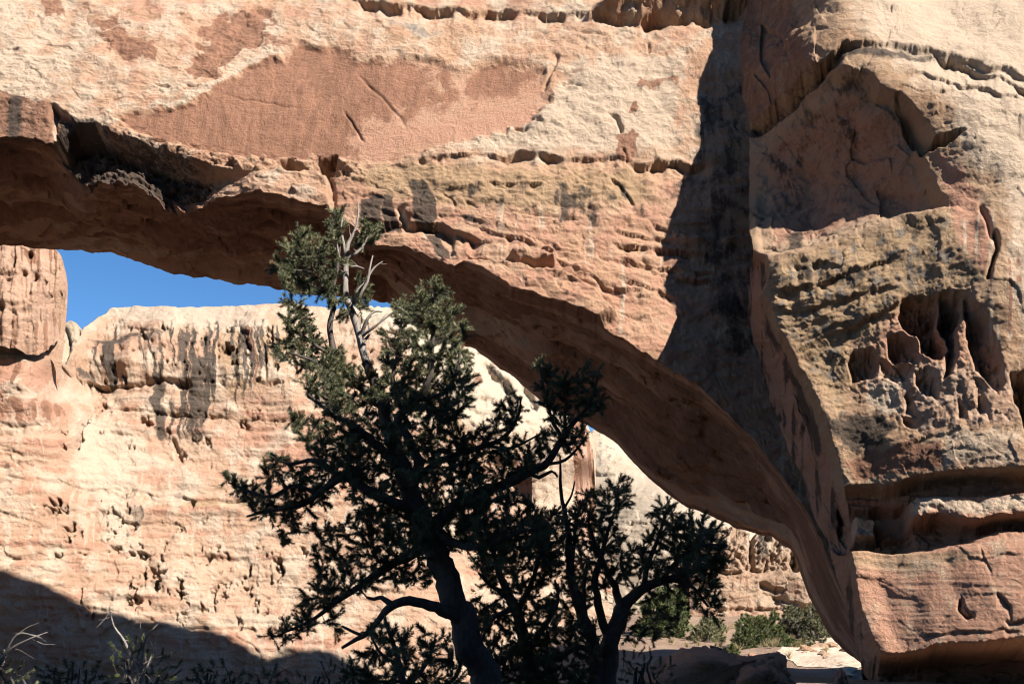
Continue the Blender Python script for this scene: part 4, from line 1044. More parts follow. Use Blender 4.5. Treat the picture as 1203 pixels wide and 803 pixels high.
class Tubes:
    """tapering limbs gathered into one mesh"""
    def __init__(s, sides=7):
        s.V, s.F, s.n, s.k = [], [], 0, sides
    def add(s, pts, rad, wob=0.0):
        P = np.asarray(pts, float)
        rad = np.asarray(rad, float)
        if len(P) < 2:
            return
        T = np.gradient(P, axis=0)
        T /= np.maximum(np.linalg.norm(T, axis=1, keepdims=True), 1e-9)
        ref = np.array([0.0, 1.0, 0.0]) if abs(T[0, 1]) < 0.9 else np.array([1.0, 0, 0])
        A = np.cross(T, ref)
        A /= np.maximum(np.linalg.norm(A, axis=1, keepdims=True), 1e-9)
        B = np.cross(T, A)
        k = s.k if rad[0] > 0.012 else 4
        ang = np.linspace(0, 2 * np.pi, k, endpoint=False)
        r = rad[:, None] * (1 + wob * rng.normal(size=(len(P), k)))
        ring = P[:, None] + (np.cos(ang)[None, :, None] * A[:, None] + np.sin(ang)[None, :, None] * B[:, None]) * r[..., None]
        i = np.arange(len(P) * k).reshape(len(P), k) + s.n
        j = np.roll(i, -1, 1)
        s.F.append(np.stack([i[:-1], j[:-1], j[1:], i[1:]], -1).reshape(-1))
        s.V.append(ring.reshape(-1, 3))
        s.n += len(P) * k
    def build(s, name, mat, parent=None):
        return link(name, mesh_from(name, np.concatenate(s.V), np.concatenate(s.F), 4), mat, parent)

def smooth_path(P, rad, step=0.06):
    """Catmull-Rom through limb points, with radii, resampled"""
    P, rad = np.asarray(P, float), np.asarray(rad, float)
    Q4 = np.c_[P, rad]
    E = np.vstack([2 * Q4[0] - Q4[1], Q4, 2 * Q4[-1] - Q4[-2]])
    out = []
    for k in range(len(Q4) - 1):
        a, b, c, d = E[k:k + 4]
        m = max(2, int(np.linalg.norm(c[:3] - b[:3]) / step))
        t = np.linspace(0, 1, m, endpoint=False)[:, None]
        out.append(0.5 * (2 * b + (c - a) * t + (2 * a - 5 * b + 4 * c - d) * t ** 2 + (3 * b - a - 3 * c + d) * t ** 3))
    out.append(Q4[-1:])
    o = np.concatenate(out)
    return o[:, :3], np.maximum(o[:, 3], 0.002)

def needles(tips, dirs, per, length, width, spread, shoot):
    """bottle-brush shoots: thin three-cornered needles around every shoot axis; returns vertices, faces and a tint per vertex"""
    n = len(tips)
    T = np.repeat(tips, per, 0)
    Dd = np.repeat(dirs, per, 0)
    s = rng.random((n * per, 1)) ** 0.8
    base = T + Dd * (s - 0.75) * np.repeat(shoot, per)[:, None]
    rv = rng.normal(size=(n * per, 3))
    rv -= (rv * Dd).sum(1, keepdims=True) * Dd
    rv /= np.maximum(np.linalg.norm(rv, axis=1, keepdims=True), 1e-6)
    ax = rv * spread + Dd * (0.35 + 0.6 * s)
    ax /= np.linalg.norm(ax, axis=1, keepdims=True)
    L = length * rng.uniform(0.6, 1.15, (n * per, 1))
    sd = np.cross(ax, rng.normal(size=(n * per, 3)))
    sd /= np.maximum(np.linalg.norm(sd, axis=1, keepdims=True), 1e-6)
    V = np.stack([base - sd * width * 0.5, base + sd * width * 0.5, base + ax * L], 1).reshape(-1, 3)
    F = np.arange(n * per * 3)
    tint = np.repeat(np.repeat(rng.random(n) * 0.75, per) + 0.25 * rng.random(n * per), 3)
    tint = np.where(np.repeat(rng.random(n) < 0.025, per * 3), 2.0, tint)
    return V, F, tint

def bark_material(name, a, b):
    t = NT(name)
    pos = t.n('ShaderNodeTexCoord').outputs['Object']
    n = t.noise(t.scaled(pos, (1, 1, 0.25)), 26, 5, .7)
    m = t.noise(pos, 5, 4, .6)
    c = t.mix(t.mapr(n, .35, .65), a, b)
    c = t.mix(t.mapr(m, .5, .7), c, tuple(x * 0.7 for x in a))
    t.set(t.b.inputs['Base Color'], c)
    t.b.inputs['Roughness'].default_value = .9
    bp = t.n('ShaderNodeBump')
    bp.inputs['Strength'].default_value = .8
    bp.inputs['Distance'].default_value = .02
    t.set(bp.inputs['Height'], n)
    t.t.links.new(bp.outputs[0], t.b.inputs['Normal'])
    return t.m

def leaf_material(name, a, b, c3):
    t = NT(name)
    at_ = t.n('ShaderNodeAttribute', attribute_name='tint')
    f = t.n('ShaderNodeSeparateColor')
    t.set(f.inputs[0], at_.outputs['Color'])
    pos = t.n('ShaderNodeNewGeometry').outputs['Position']
    n = t.noise(pos, 3.0, 3, .6)
    c = t.mix(t.mapr(f.outputs[0], .1, .9), a, b)
    c = t.mix(t.mapr(n, .52, .72), c, c3)
    c = t.mix(t.math('GREATER_THAN', f.outputs[0], 1.5), c, (0.16, 0.095, 0.045))
    t.set(t.b.inputs['Base Color'], c)
    t.b.inputs['Roughness'].default_value = .6
    t.b.inputs['Specular IOR Level'].default_value = .3
    return t.m

M_BARK = bark_material('pine_bark', (0.045, 0.035, 0.029), (0.085, 0.066, 0.053))
M_DEAD = bark_material('weathered_deadwood', (0.17, 0.14, 0.12), (0.26, 0.225, 0.195))
M_PINE = leaf_material('pine_needles', (0.06, 0.07, 0.034), (0.18, 0.172, 0.088), (0.13, 0.135, 0.085))
M_JUN = leaf_material('juniper_sprays', (0.05, 0.07, 0.022), (0.12, 0.14, 0.045), (0.10, 0.115, 0.045))
M_SAGE = leaf_material('pale_shrub_leaves', (0.14, 0.15, 0.07), (0.24, 0.23, 0.12), (0.2, 0.19, 0.10))

def grow(tubes, nodes, rads, tips, r_tip=0.0022, reach=0.9, droop=0.0):
    """join every tip to the nearest wood grown so far by a curved twig; returns the direction in which each shoot points"""
    nodes = [np.asarray(nodes, float)]
    allr = [np.asarray(rads, float)]
    d0 = np.array([np.min(((nodes[0] - t) ** 2).sum(1)) for t in tips])
    dirs = np.zeros_like(tips)
    for k in np.argsort(d0):
        t = tips[k]
        N = np.concatenate(nodes)
        rr = np.concatenate(allr)
        dist = np.sqrt(((N - t) ** 2).sum(1))
        cost = dist + 0.25 * np.maximum(0, N[:, 2] - t[2])          # twigs like to rise from below
        j = int(np.argmin(cost))
        a = N[j]
        L = np.linalg.norm(t - a)
        if L < 1e-4:
            dirs[k] = (0, 0, 1)
            continue
        m = max(3, int(L / 0.05))
        mid = (a + t) / 2 + rng.normal(size=3) * 0.10 * L + np.array([0, 0, -0.12 * L])
        s = np.linspace(0, 1, m)[:, None]
        P = (1 - s) ** 2 * a + 2 * s * (1 - s) * mid + s ** 2 * t
        r0 = min(rr[j] * 0.75, 0.004 + 0.011 * L)
        R_ = np.linspace(r0, r_tip, m)
        tubes.add(P, R_)
        nodes.append(P[1:])
        allr.append(R_[1:])
        dd = P[-1] - P[-2]
        dirs[k] = dd / max(np.linalg.norm(dd), 1e-6)
    return dirs

def sample_poly(pts, spacing, Y, spread, keep=1.0, ragged=0.35):
    """points spread evenly through an outline seen in the photograph, at depths round Y"""
    pts = np.asarray(pts, float)
    lo, hi = pts.min(0), pts.max(0)
    n = int((hi[0] - lo[0]) * (hi[1] - lo[1]) / spacing ** 2 * 4) + 4
    c = rng.uniform(lo, hi, (n, 2))
    sz = float(np.hypot(*(hi - lo)))
    off = pts.sum() % 97
    rag = 0.07 * sz * fbm(np.stack([c[:, 0] / (0.10 * sz + 6), c[:, 1] / (0.10 * sz + 6), c[:, 0] * 0 + off], -1), 3)
    c = c[pdist_poly(pts, c[:, 0], c[:, 1]) + ragged * rag > 0]
    out = []
    for q in c:
        if rng.random() > keep:
            continue
        if all((q[0] - o[0]) ** 2 + (q[1] - o[1]) ** 2 > spacing ** 2 for o in out[-700:]):
            out.append(q)
    out = np.array(out).reshape(-1, 2)
    return at(out[:, 0], out[:, 1], Y + rng.normal(0, spread, len(out)))

def limb_pts(limbs, Y):
    res = []
    for L in limbs:
        pts = np.array([at(p[0], p[1], Y + (p[3] if len(p) > 3 else 0)) for p in L])
        rad = np.array([p[2] for p in L]) * px_size(Y)
        res.append(smooth_path(pts, rad))
    return res

def pine(name, label, Y, limbs, dead, polys, group=None, per=95, nl=0.05, nw=0.0066, spread=0.35, trunk_n=1, mat=None, dense=1.0, shoot=(0.09, 0.17)):
    base = limbs[0][0]
    b = at(base[0], base[1], Y)
    gz = float(ground_z(np.array([b[0]]), np.array([b[1]]))[0])
    root = bpy.data.objects.new(name, None)
    root.location = (b[0], b[1], gz)
    COL.objects.link(root)
    tag(root, label, 'tree', group)
    def local(o):
        o.parent = root
        o.matrix_parent_inverse = root_inv
        return o
    import mathutils
    root_inv = mathutils.Matrix.Translation((-b[0], -b[1], -gz))
    paths = limb_pts(limbs, Y)
    # the trunk reaches into the ground
    P0, R0 = paths[0]
    foot = np.array([P0[0] + np.array([0.05, 0, -0.4]), P0[0]])
    foot[0, 2] = min(gz - 0.1, P0[0, 2] - 0.2)
    if P0[0, 2] > gz:
        m = max(3, int((P0[0, 2] - gz) / 0.1))
        ex = np.linspace(foot[0], P0[0], m, endpoint=False)
        paths[0] = (np.vstack([ex, P0]), np.r_[np.linspace(R0[0] * 1.35, R0[0], m), R0])
    tk = Tubes(9)
    for P, R_ in paths[:trunk_n]:
        tk.add(P + 0.25 * R_[:, None] * fbm(P * 6, 3)[:, None], R_, 0.05)
    local(tk.build('trunk', M_BARK))
    br = Tubes(6)
    for P, R_ in paths[trunk_n:]:
        br.add(P + 0.4 * R_[:, None] * fbm(P * 7, 3)[:, None], R_, 0.05)
    nodes = np.concatenate([P for P, _ in paths])
    rads = np.concatenate([R_ for _, R_ in paths])
    if dead:
        dt = Tubes(6)
        for P, R_ in limb_pts(dead, Y):
            dt.add(P, R_, 0.06)
            for q in range(len(P) // 5):                     # short broken twigs
                k = rng.integers(2, len(P))
                d = rng.normal(size=3)
                d[2] = abs(d[2]) * 0.8
                d *= rng.uniform(0.06, 0.2) / np.linalg.norm(d)
                bend = d + rng.normal(size=3) * 0.03
                dt.add([P[k], P[k] + d * 0.5, P[k] + 0.5 * d + 0.5 * bend], [R_[k] * .45 + .002, .003, .0018])
        local(dt.build('dead_limb', M_DEAD))
    tips = np.concatenate([sample_poly(pl, sp * 0.86 / dense, Y + dy, spread * sw, kp) for pl, sp, dy, sw, kp in polys])
    dirs = grow(br, nodes, rads, tips)
    # side shoots just behind every tip
    side = []
    sdir = []
    for q in range(5):
        d = dirs + rng.normal(size=dirs.shape) * 0.75
        d[:, 2] += 0.25
        d /= np.linalg.norm(d, axis=1, keepdims=True)
        side.append(tips - dirs * 0.06 + d * rng.uniform(0.05, 0.14, (len(tips), 1)))
        sdir.append(d)
    d0 = dirs + np.array([0, 0, 0.35]) + rng.normal(size=dirs.shape) * 0.2
    d0 /= np.linalg.norm(d0, axis=1, keepdims=True)
    allt, alld = np.concatenate([tips] + side), np.concatenate([d0] + sdir)
    for a_, d_ in zip(np.concatenate(side), np.concatenate(sdir)):
        br.add([a_ - d_ * 0.09, a_], [.003, .0018])
    local(br.build('branches', M_BARK))
    V, F, tint = needles(allt, alld, per, nl, nw, 0.8, rng.uniform(*shoot, len(allt)))
    local(link('crown', mesh_from('crown', V, F, 3, False, {'tint': np.stack([tint] * 3, -1)}), mat or M_PINE))
    return root

def build_main_pine():
    Y = 11.0
    trunk = [(592, 850, 20), (574, 803, 18), (556, 760, 16.5), (540, 720, 15.5), (522, 672, 14.5), (506, 630, 13.5), (488, 590, 12), (472, 550, 10.5), (460, 510, 9, .1), (450, 475, 8, .1), (440, 448, 6.5, .1), (430, 424, 5.5, .1)]
    limbs = [trunk,
             [(545, 735, 7), (525, 720, 6.5, -.2), (505, 711, 6, -.3), (480, 706, 5, -.4), (460, 711, 4.5, -.5), (447, 725, 3.5, -.5), (433, 742, 3, -.5), (418, 751, 2.4, -.5), (402, 760, 1.6, -.5)],
             [(462, 711, 3.5, -.5), (448, 701, 2.5, -.5), (440, 703, 2, -.5), (431, 701, 1.4, -.5)], [(428, 746, 2, -.5), (414, 741, 1.6, -.5), (401, 735, 1.2, -.5)],
             [(508, 640, 7), (485, 650, 6, .3), (463, 661, 5.5, .4), (445, 672, 5, .4), (427, 685, 4, .5), (410, 697, 3.4, .5), (394, 707, 3, .5), (378, 720, 2.4, .5), (361, 731, 2, .5), (332, 743, 1.3, .5)],
             [(490, 600, 7), (460, 588, 6, -.2), (430, 575, 5.5, -.3), (404, 561, 5, -.4), (381, 574, 4, -.4), (358, 591, 3.2, -.4), (335, 597, 2.4, -.4), (315, 600, 1.8, -.4), (290, 606, 1.2, -.4)],
             [(372, 580, 2.6, -.4), (345, 570, 2, -.5), (318, 583, 1.8, -.5), (290, 576, 1.5, -.5), (268, 566, 1, -.5)],
             [(400, 562, 3.5, -.4), (370, 540, 2.6, -.4), (340, 545, 1.8, -.4), (318, 532, 1.2, -.4)],
             [(470, 548, 6), (440, 520, 5, -.2), (412, 498, 4, -.3), (385, 480, 3, -.3), (362, 465, 2, -.3)],
             [(452, 480, 6, .1), (425, 455, 5, .1), (402, 432, 4.5, .1), (390, 405, 4, .1), (387, 385, 3.6, .1), (391, 362, 3.2, .1), (391, 342, 2.8, .1), (380, 322, 2.2, .1), (366, 300, 1.6, .1)],
             [(391, 342, 2.2, .1), (396, 318, 1.8, .1), (399, 290, 1.4, .1), (397, 262, 1, .1)], [(384, 325, 2, .1), (355, 318, 1.5, .1), (330, 318, 1, .1)],
             [(402, 432, 3, .1), (378, 410, 2.2), (352, 392, 1.7), (336, 382, 1.1)], [(404, 434, 3), (370, 424, 2, -.1), (340, 414, 1.3, -.1)],
             [(482, 575, 7), (492, 545, 6, -.1), (478, 510, 5, -.1), (468, 490, 5, -.1), (492, 468, 4.2, -.2), (505, 440, 3.6, -.2), (508, 405, 2.8, -.2), (510, 370, 2, -.2), (508, 345, 1.2, -.2)],
             [(494, 468, 3.2, -.2), (520, 462, 2.6, -.2), (536, 440, 2, -.2), (540, 412, 1.3, -.2)], [(480, 500, 3, -.1), (462, 450, 2.4, -.1), (468, 410, 1.8, -.1), (472, 375, 1.2, -.1)],
             [(506, 408, 2.2, -.2), (522, 395, 1.8, -.2), (540, 388, 1.2, -.2)],
             [(506, 622, 9), (530, 598, 8, .1), (552, 583, 7.2, .2), (575, 575, 6.6, .2), (600, 566, 6, .2), (622, 554, 5.4, .2), (640, 546, 4.8, .2), (652, 530, 4.2, .2), (662, 512, 3.6, .2), (676, 494, 3, .2), (690, 478, 2.4, .2), (700, 452, 1.6, .2), (704, 436, 1, .2)],
             [(660, 514, 2.6, .2), (648, 490, 2, .2), (640, 462, 1.6, .2), (634, 430, 1, .2)], [(664, 508, 2.4, .2), (664, 480, 1.8, .2), (668, 450, 1.2, .2)], [(622, 554, 3, .2), (634, 560, 2.4, .2), (648, 553, 1.8, .2), (655, 560, 1.2, .2)],
             [(640, 545, 2.2, .2), (664, 540, 1.8, .2), (684, 520, 1.2, .2)],
             [(490, 560, 5), (520, 540, 4, .2), (555, 528, 3.4, .3), (590, 515, 2.6, .3), (608, 490, 1.8, .3), (612, 468, 1, .3)], [(570, 524, 2.4, .3), (600, 526, 1.8, .3), (630, 512, 1.2, .3)],
             [(502, 620, 5), (540, 640, 4, -.3), (575, 640, 3.4, -.4), (610, 625, 2.6, -.4), (640, 618, 1.6, -.4)]]
    dead = [[(436, 440, 6, .1), (430, 424, 5.2, .1), (425, 405, 5, .1), (421, 388, 4.8, .1), (412, 362, 4.4, .1), (406, 345, 4, .1), (406, 322, 3.6, .1), (407, 302, 3.2, .1), (409, 286, 2.6, .1), (416, 273, 2, .1), (420, 258, 1.5, .1), (421, 238, .8, .1)],
            [(407, 302, 2.4, .1), (404, 288, 2, .1), (401, 270, 1.5, .1), (402, 256, .9, .1)], [(409, 303, 2.4, .1), (420, 296, 2, .1), (428, 286, 1.6, .1), (433, 276, 1, .1)],
            [(418, 358, 2.4), (425, 343, 2, -.1), (432, 330, 1.8, -.1), (434, 316, 1.4, -.1), (438, 300, .9, -.1)], [(432, 326, 1.5, -.1), (440, 314, 1.2, -.1), (450, 307, .8, -.1)], [(415, 356, 2), (419, 342, 1.6, -.1), (426, 334, 1, -.1)],
            [(425, 392, 2.6), (432, 374, 2, -.1), (440, 366, 1.4, -.1), (449, 366, .8, -.1)], [(426, 394, 2.4), (438, 385, 1.8, -.1), (452, 374, 1.3, -.1), (462, 367, .8, -.1)], [(404, 312, 1.8), (398, 300, 1.4), (396, 286, 1)],
            [(412, 313, 1.5), (420, 313, 1.2), (428, 316, .9)], [(426, 402, 2), (434, 392, 1.5), (432, 378, 1)]]
    polys = [  # outline, spacing, depth offset, depth spread factor, share kept
        ([(320, 302), (330, 289), (348, 288), (352, 268), (364, 264), (372, 278), (382, 272), (392, 248), (405, 243), (410, 254), (402, 268), (398, 290), (401, 310), (396, 335), (380, 346), (352, 345), (335, 338), (322, 322)], 8.2, .1, .8, .95),
        ([(420, 274), (432, 264), (443, 266), (440, 282), (428, 296), (421, 288)], 8, .1, .4, .9), ([(414, 330), (424, 326), (430, 340), (436, 342), (428, 360), (416, 352)], 8.5, .1, .4, .8),
        ([(380, 346), (402, 340), (416, 356), (414, 380), (400, 372), (384, 366)], 9.5, .15, .6, .6),
        ([(330, 348), (346, 345), (356, 362), (368, 372), (372, 396), (400, 412), (412, 430), (398, 444), (360, 434), (338, 424), (316, 416), (320, 402), (336, 396), (332, 372)], 8.0, 0, .8, .85),
        ([(463, 360), (470, 348), (478, 362), (488, 358), (490, 342), (500, 336), (507, 328), (520, 333), (522, 350), (534, 358), (538, 376), (548, 386), (550, 396), (540, 402), (552, 430), (556, 468), (540, 490), (520, 492), (480, 480), (456, 452), (450, 420), (454, 392), (468, 384)], 8.0, -.15, .9, .93),
        ([(400, 425), (450, 440), (520, 470), (545, 500), (560, 555), (575, 600), (560, 640), (500, 650), (450, 640), (420, 600), (410, 560), (400, 510), (385, 470)], 8.4, .05, 1.3, .98),
        ([(340, 488), (352, 484), (380, 500), (420, 500), (430, 560), (404, 566), (372, 534), (346, 508)], 8.5, -.3, .6, .9), ([(355, 440), (395, 436), (410, 480), (385, 486), (360, 462)], 9, -.2, .7, .8),
        ([(262, 556), (272, 546), (284, 560), (304, 566), (316, 528), (328, 530), (346, 552), (378, 540), (402, 560), (384, 590), (356, 604), (326, 616), (318, 604), (296, 600), (282, 580)], 9.5, -.4, .5, .72),
        ([(330, 606), (352, 604), (350, 622), (332, 644), (326, 626)], 9.5, -.4, .3, .7),
        ([(370, 622), (392, 612), (440, 602), (505, 640), (508, 690), (470, 692), (440, 688), (420, 690), (398, 700), (372, 720), (352, 716), (345, 698), (372, 688), (366, 650)], 9.0, .4, .7, .8),
        ([(312, 746), (330, 730), (346, 740), (352, 722), (374, 724), (366, 744), (338, 758)], 9.5, .5, .3, .8), ([(385, 720), (398, 716), (400, 745), (388, 758)], 11, .4, .3, .5),
        ([(560, 508), (598, 462), (616, 458), (618, 478), (604, 508), (588, 524), (630, 512), (644, 500), (650, 530), (622, 552), (580, 570), (540, 566), (528, 530)], 9.0, .25, .6, .8),
        ([(626, 448), (634, 410), (644, 428), (656, 432), (668, 446), (688, 424), (700, 438), (708, 468), (702, 488), (682, 492), (688, 510), (682, 532), (664, 534), (648, 516), (640, 488)], 9.5, .2, .45, .72),
        ([(540, 590), (600, 575), (640, 600), (648, 640), (610, 660), (570, 665), (540, 640)], 9.0, -.3, .7, .85), ([(560, 580), (590, 568), (600, 590), (566, 600)], 10, .2, .4, .6)]
    return pine('pinyon_pine', 'tall pinyon pine with a bare grey dead top rising in front of the arch opening', Y, limbs, dead, polys)

def build_right_pine():
    Y = 12.2
    limbs = [[(714, 850, 13), (712, 803, 11.5), (717, 755, 10), (726, 730, 9), (732, 712, 8, .1), (745, 700, 6.5, .1), (758, 689, 5.6, .1), (775, 683, 5, .1), (790, 679, 4.2, .1), (810, 672, 3, .1), (828, 668, 2, .1)],
             [(700, 845, 10, -.1), (699, 800, 8.5, -.1), (700, 768, 7.5, -.1), (690, 738, 6.6, -.2), (678, 706, 5.6, -.2), (672, 682, 5, -.2), (668, 650, 4.2, -.2), (668, 625, 3.6, -.2), (663, 600, 2.6, -.2), (659, 575, 2, -.2), (658, 535, 1, -.2)],
             [(717, 752, 6), (708, 728, 5), (702, 700, 4.4, -.1), (700, 676, 3.8, -.1), (706, 655, 3, -.1), (712, 630, 2.2, -.1), (722, 600, 1.5, -.1), (727, 570, 1, -.1)],
             [(730, 716, 5), (722, 690, 4.2, .2), (712, 668, 3.4, .2), (700, 640, 2.6, .2), (690, 610, 1.6, .2)], [(756, 690, 3.5, .1), (762, 660, 2.8, .1), (774, 630, 2, .1), (782, 600, 1.2, .1)],
             [(775, 683, 3, .1), (800, 655, 2.4, 0), (826, 640, 1.6, 0), (846, 640, 1, 0)], [(790, 680, 2.6, .1), (815, 690, 2, .1), (832, 712, 1.3, .1)],
             [(672, 668, 2.4, -.2), (676, 620, 1.8, -.2), (680, 600, 1.6, -.2), (692, 580, 1, -.2)], [(663, 596, 1.6, -.2), (672, 580, 1.2, -.2), (675, 565, .8, -.2)],
             [(700, 766, 4, -.1), (680, 760, 3, -.2), (662, 770, 2, -.3)], [(688, 735, 3, -.2), (686, 690, 2.4, -.2), (690, 660, 1.8, -.2)]]
    polys = [([(640, 604), (652, 592), (668, 604), (682, 588), (706, 570), (726, 558), (740, 570), (738, 596), (722, 612), (736, 620), (730, 650), (760, 640), (770, 604), (778, 584), (790, 590), (788, 614), (818, 618), (846, 634), (852, 660), (834, 680), (800, 672), (770, 680), (740, 676), (722, 690), (690, 686), (660, 690), (640, 670), (626, 640)], 8.4, 0, 1.0, .95),
             ([(800, 672), (836, 680), (846, 712), (836, 732), (818, 712), (796, 694)], 9.2, .1, .5, .75), ([(740, 690), (790, 686), (800, 700), (760, 706)], 11, .1, .5, .5),
             ([(650, 690), (700, 690), (700, 720), (668, 740), (646, 720)], 9.5, -.1, .7, .8), ([(630, 740), (690, 730), (700, 760), (694, 806), (630, 806)], 9.5, -.2, .5, .75), ([(725, 735), (760, 700), (800, 715), (790, 740), (750, 760)], 11, .2, .5, .45), ([(786, 590), (800, 600), (830, 606), (846, 620), (856, 650), (840, 690), (815, 670), (790, 640)], 9, .1, .5, .8)]
    return pine('pinyon_pine', 'dark many-stemmed pine at the right of the taller pine, wholly in shade', Y, limbs, None, polys, trunk_n=2)

def build_young_pine():
    Y = 11.8
    limbs = [[(640, 850, 9), (628, 803, 7.5), (620, 770, 7), (608, 724, 6), (596, 694, 5), (586, 672, 4), (580, 640, 2.6), (586, 610, 1.2)],
             [(606, 720, 4), (622, 690, 3, .2), (632, 660, 2.2, .2), (640, 630, 1.2, .2)], [(618, 765, 4), (640, 735, 3, -.2), (655, 705, 2, -.2), (652, 680, 1.2, -.2)], [(604, 715, 3), (580, 725, 2.4, -.3), (566, 750, 1.6, -.3), (556, 770, 1, -.3)],
             [(600, 700, 3), (580, 690, 2.4), (562, 672, 1.4)], [(616, 755, 3), (596, 770, 2.2, -.3), (590, 795, 1.4, -.3)]]
    polys = [([(562, 632), (600, 610), (640, 612), (652, 660), (640, 690), (600, 700), (570, 690), (556, 660)], 8.4, 0, .8, .95), ([(556, 700), (600, 705), (640, 700), (660, 720), (640, 760), (600, 770), (570, 800), (556, 760)], 9, -.1, .7, .8), ([(575, 765), (640, 765), (660, 806), (575, 806)], 9, -.1, .6, .85)]
    return pine('pinyon_pine', 'young pine crowded between the trunks of the two larger pines', Y, limbs, None, polys)

def build_undergrowth():
    Y = 10.2
    limbs = [[(480, 850, 5), (474, 803, 4), (468, 775, 3.4), (458, 745, 2.4), (452, 725, 1.4)], [(476, 810, 3), (500, 780, 2.4, .2), (512, 750, 1.6, .2)], [(470, 780, 2.4), (450, 770, 1.8, -.2), (436, 748, 1.2, -.2)], [(478, 815, 3), (530, 800, 2.2), (545, 770, 1.4)], [(470, 800, 2.4), (440, 800, 1.8), (420, 790, 1.2)]]
    polys = [([(430, 744), (450, 722), (470, 740), (500, 740), (530, 752), (548, 780), (545, 806), (430, 806), (405, 796), (420, 770)], 10.5, 0, 1.0, .62)]
    return pine('pine_sapling', 'low straggly pine sapling at the foot of the tall pine', Y, limbs, None, polys)

def shrub(name, label, Y, outline, spacing, stem, mat, group=None, depth=0.5, per=110, nl=0.06, nw=0.009, shoot=(0.08, 0.14), dead=None, keep=.95, wood=None):
    """a bushy plant: stems from the ground, sprays through its volume"""
    import mathutils
    ol = np.asarray(outline, float)
    b = at(stem[0], stem[1], Y)
    gz = float(ground_z(np.array([b[0]]), np.array([b[1]]))[0])
    root = bpy.data.objects.new(name, None)
    root.location = (b[0], b[1], min(gz, b[2]))
    COL.objects.link(root)
    tag(root, label, 'shrub' if 'shrub' in name or 'brush' in name else 'tree', group)
    inv = mathutils.Matrix.Translation(-np.array(root.location))
    tb = Tubes(6)
    sc = Y / 11.0
    tips = sample_poly(outline, spacing, Y, depth, keep, 1.3)
    c = tips.mean(0)
    nodes, rads = [], []
    for q in range(7):
        t = tips[rng.integers(len(tips))] * 0.55 + c * 0.45
        P, R_ = smooth_path([np.array(root.location) + rng.normal(size=3) * [.05 * sc, .05 * sc, 0] - [0, 0, .1], (np.array(root.location) + t) / 2 + rng.normal(size=3) * .12 * sc, t], [.035 * sc, .025 * sc, .01 * sc], 0.1 * sc)
        tb.add(P, R_, .05)
        nodes.append(P)
        rads.append(R_)
    dirs = grow(tb, np.concatenate(nodes), np.concatenate(rads), tips, 0.002 * sc)
    dirs = dirs + np.array([0, 0, .5]) + (tips - c) / np.linalg.norm(tips - c, axis=1, keepdims=True) * .5
    dirs /= np.linalg.norm(dirs, axis=1, keepdims=True)
    if dead:
        dt = Tubes(5)
        for P, R_ in limb_pts(dead, Y - depth * .8):
            dt.add(P, R_, .05)
            for q in range(len(P) // 2):
                k = rng.integers(1, len(P))
                d = rng.normal(size=3) * [1, .6, 1]
                d *= rng.uniform(.1, .34) / np.linalg.norm(d)
                dt.add([P[k], P[k] + d * .5 + rng.normal(size=3) * .02, P[k] + d], [R_[k] * .5 + .001, .003, .0015])
        o = dt.build('dead_twigs', M_DEAD)
        o.parent, o.matrix_parent_inverse = root, inv
    o = tb.build('stem', wood or M_BARK)
    o.parent, o.matrix_parent_inverse = root, inv
    V, F, tint = needles(tips, dirs, per, nl * sc, nw * sc, 0.9, rng.uniform(*shoot, len(tips)) * sc)
    o = link('foliage', mesh_from('foliage', V, F, 3, False, {'tint': np.stack([tint] * 3, -1)}), mat)
    o.parent, o.matrix_parent_inverse = root, inv
    return root

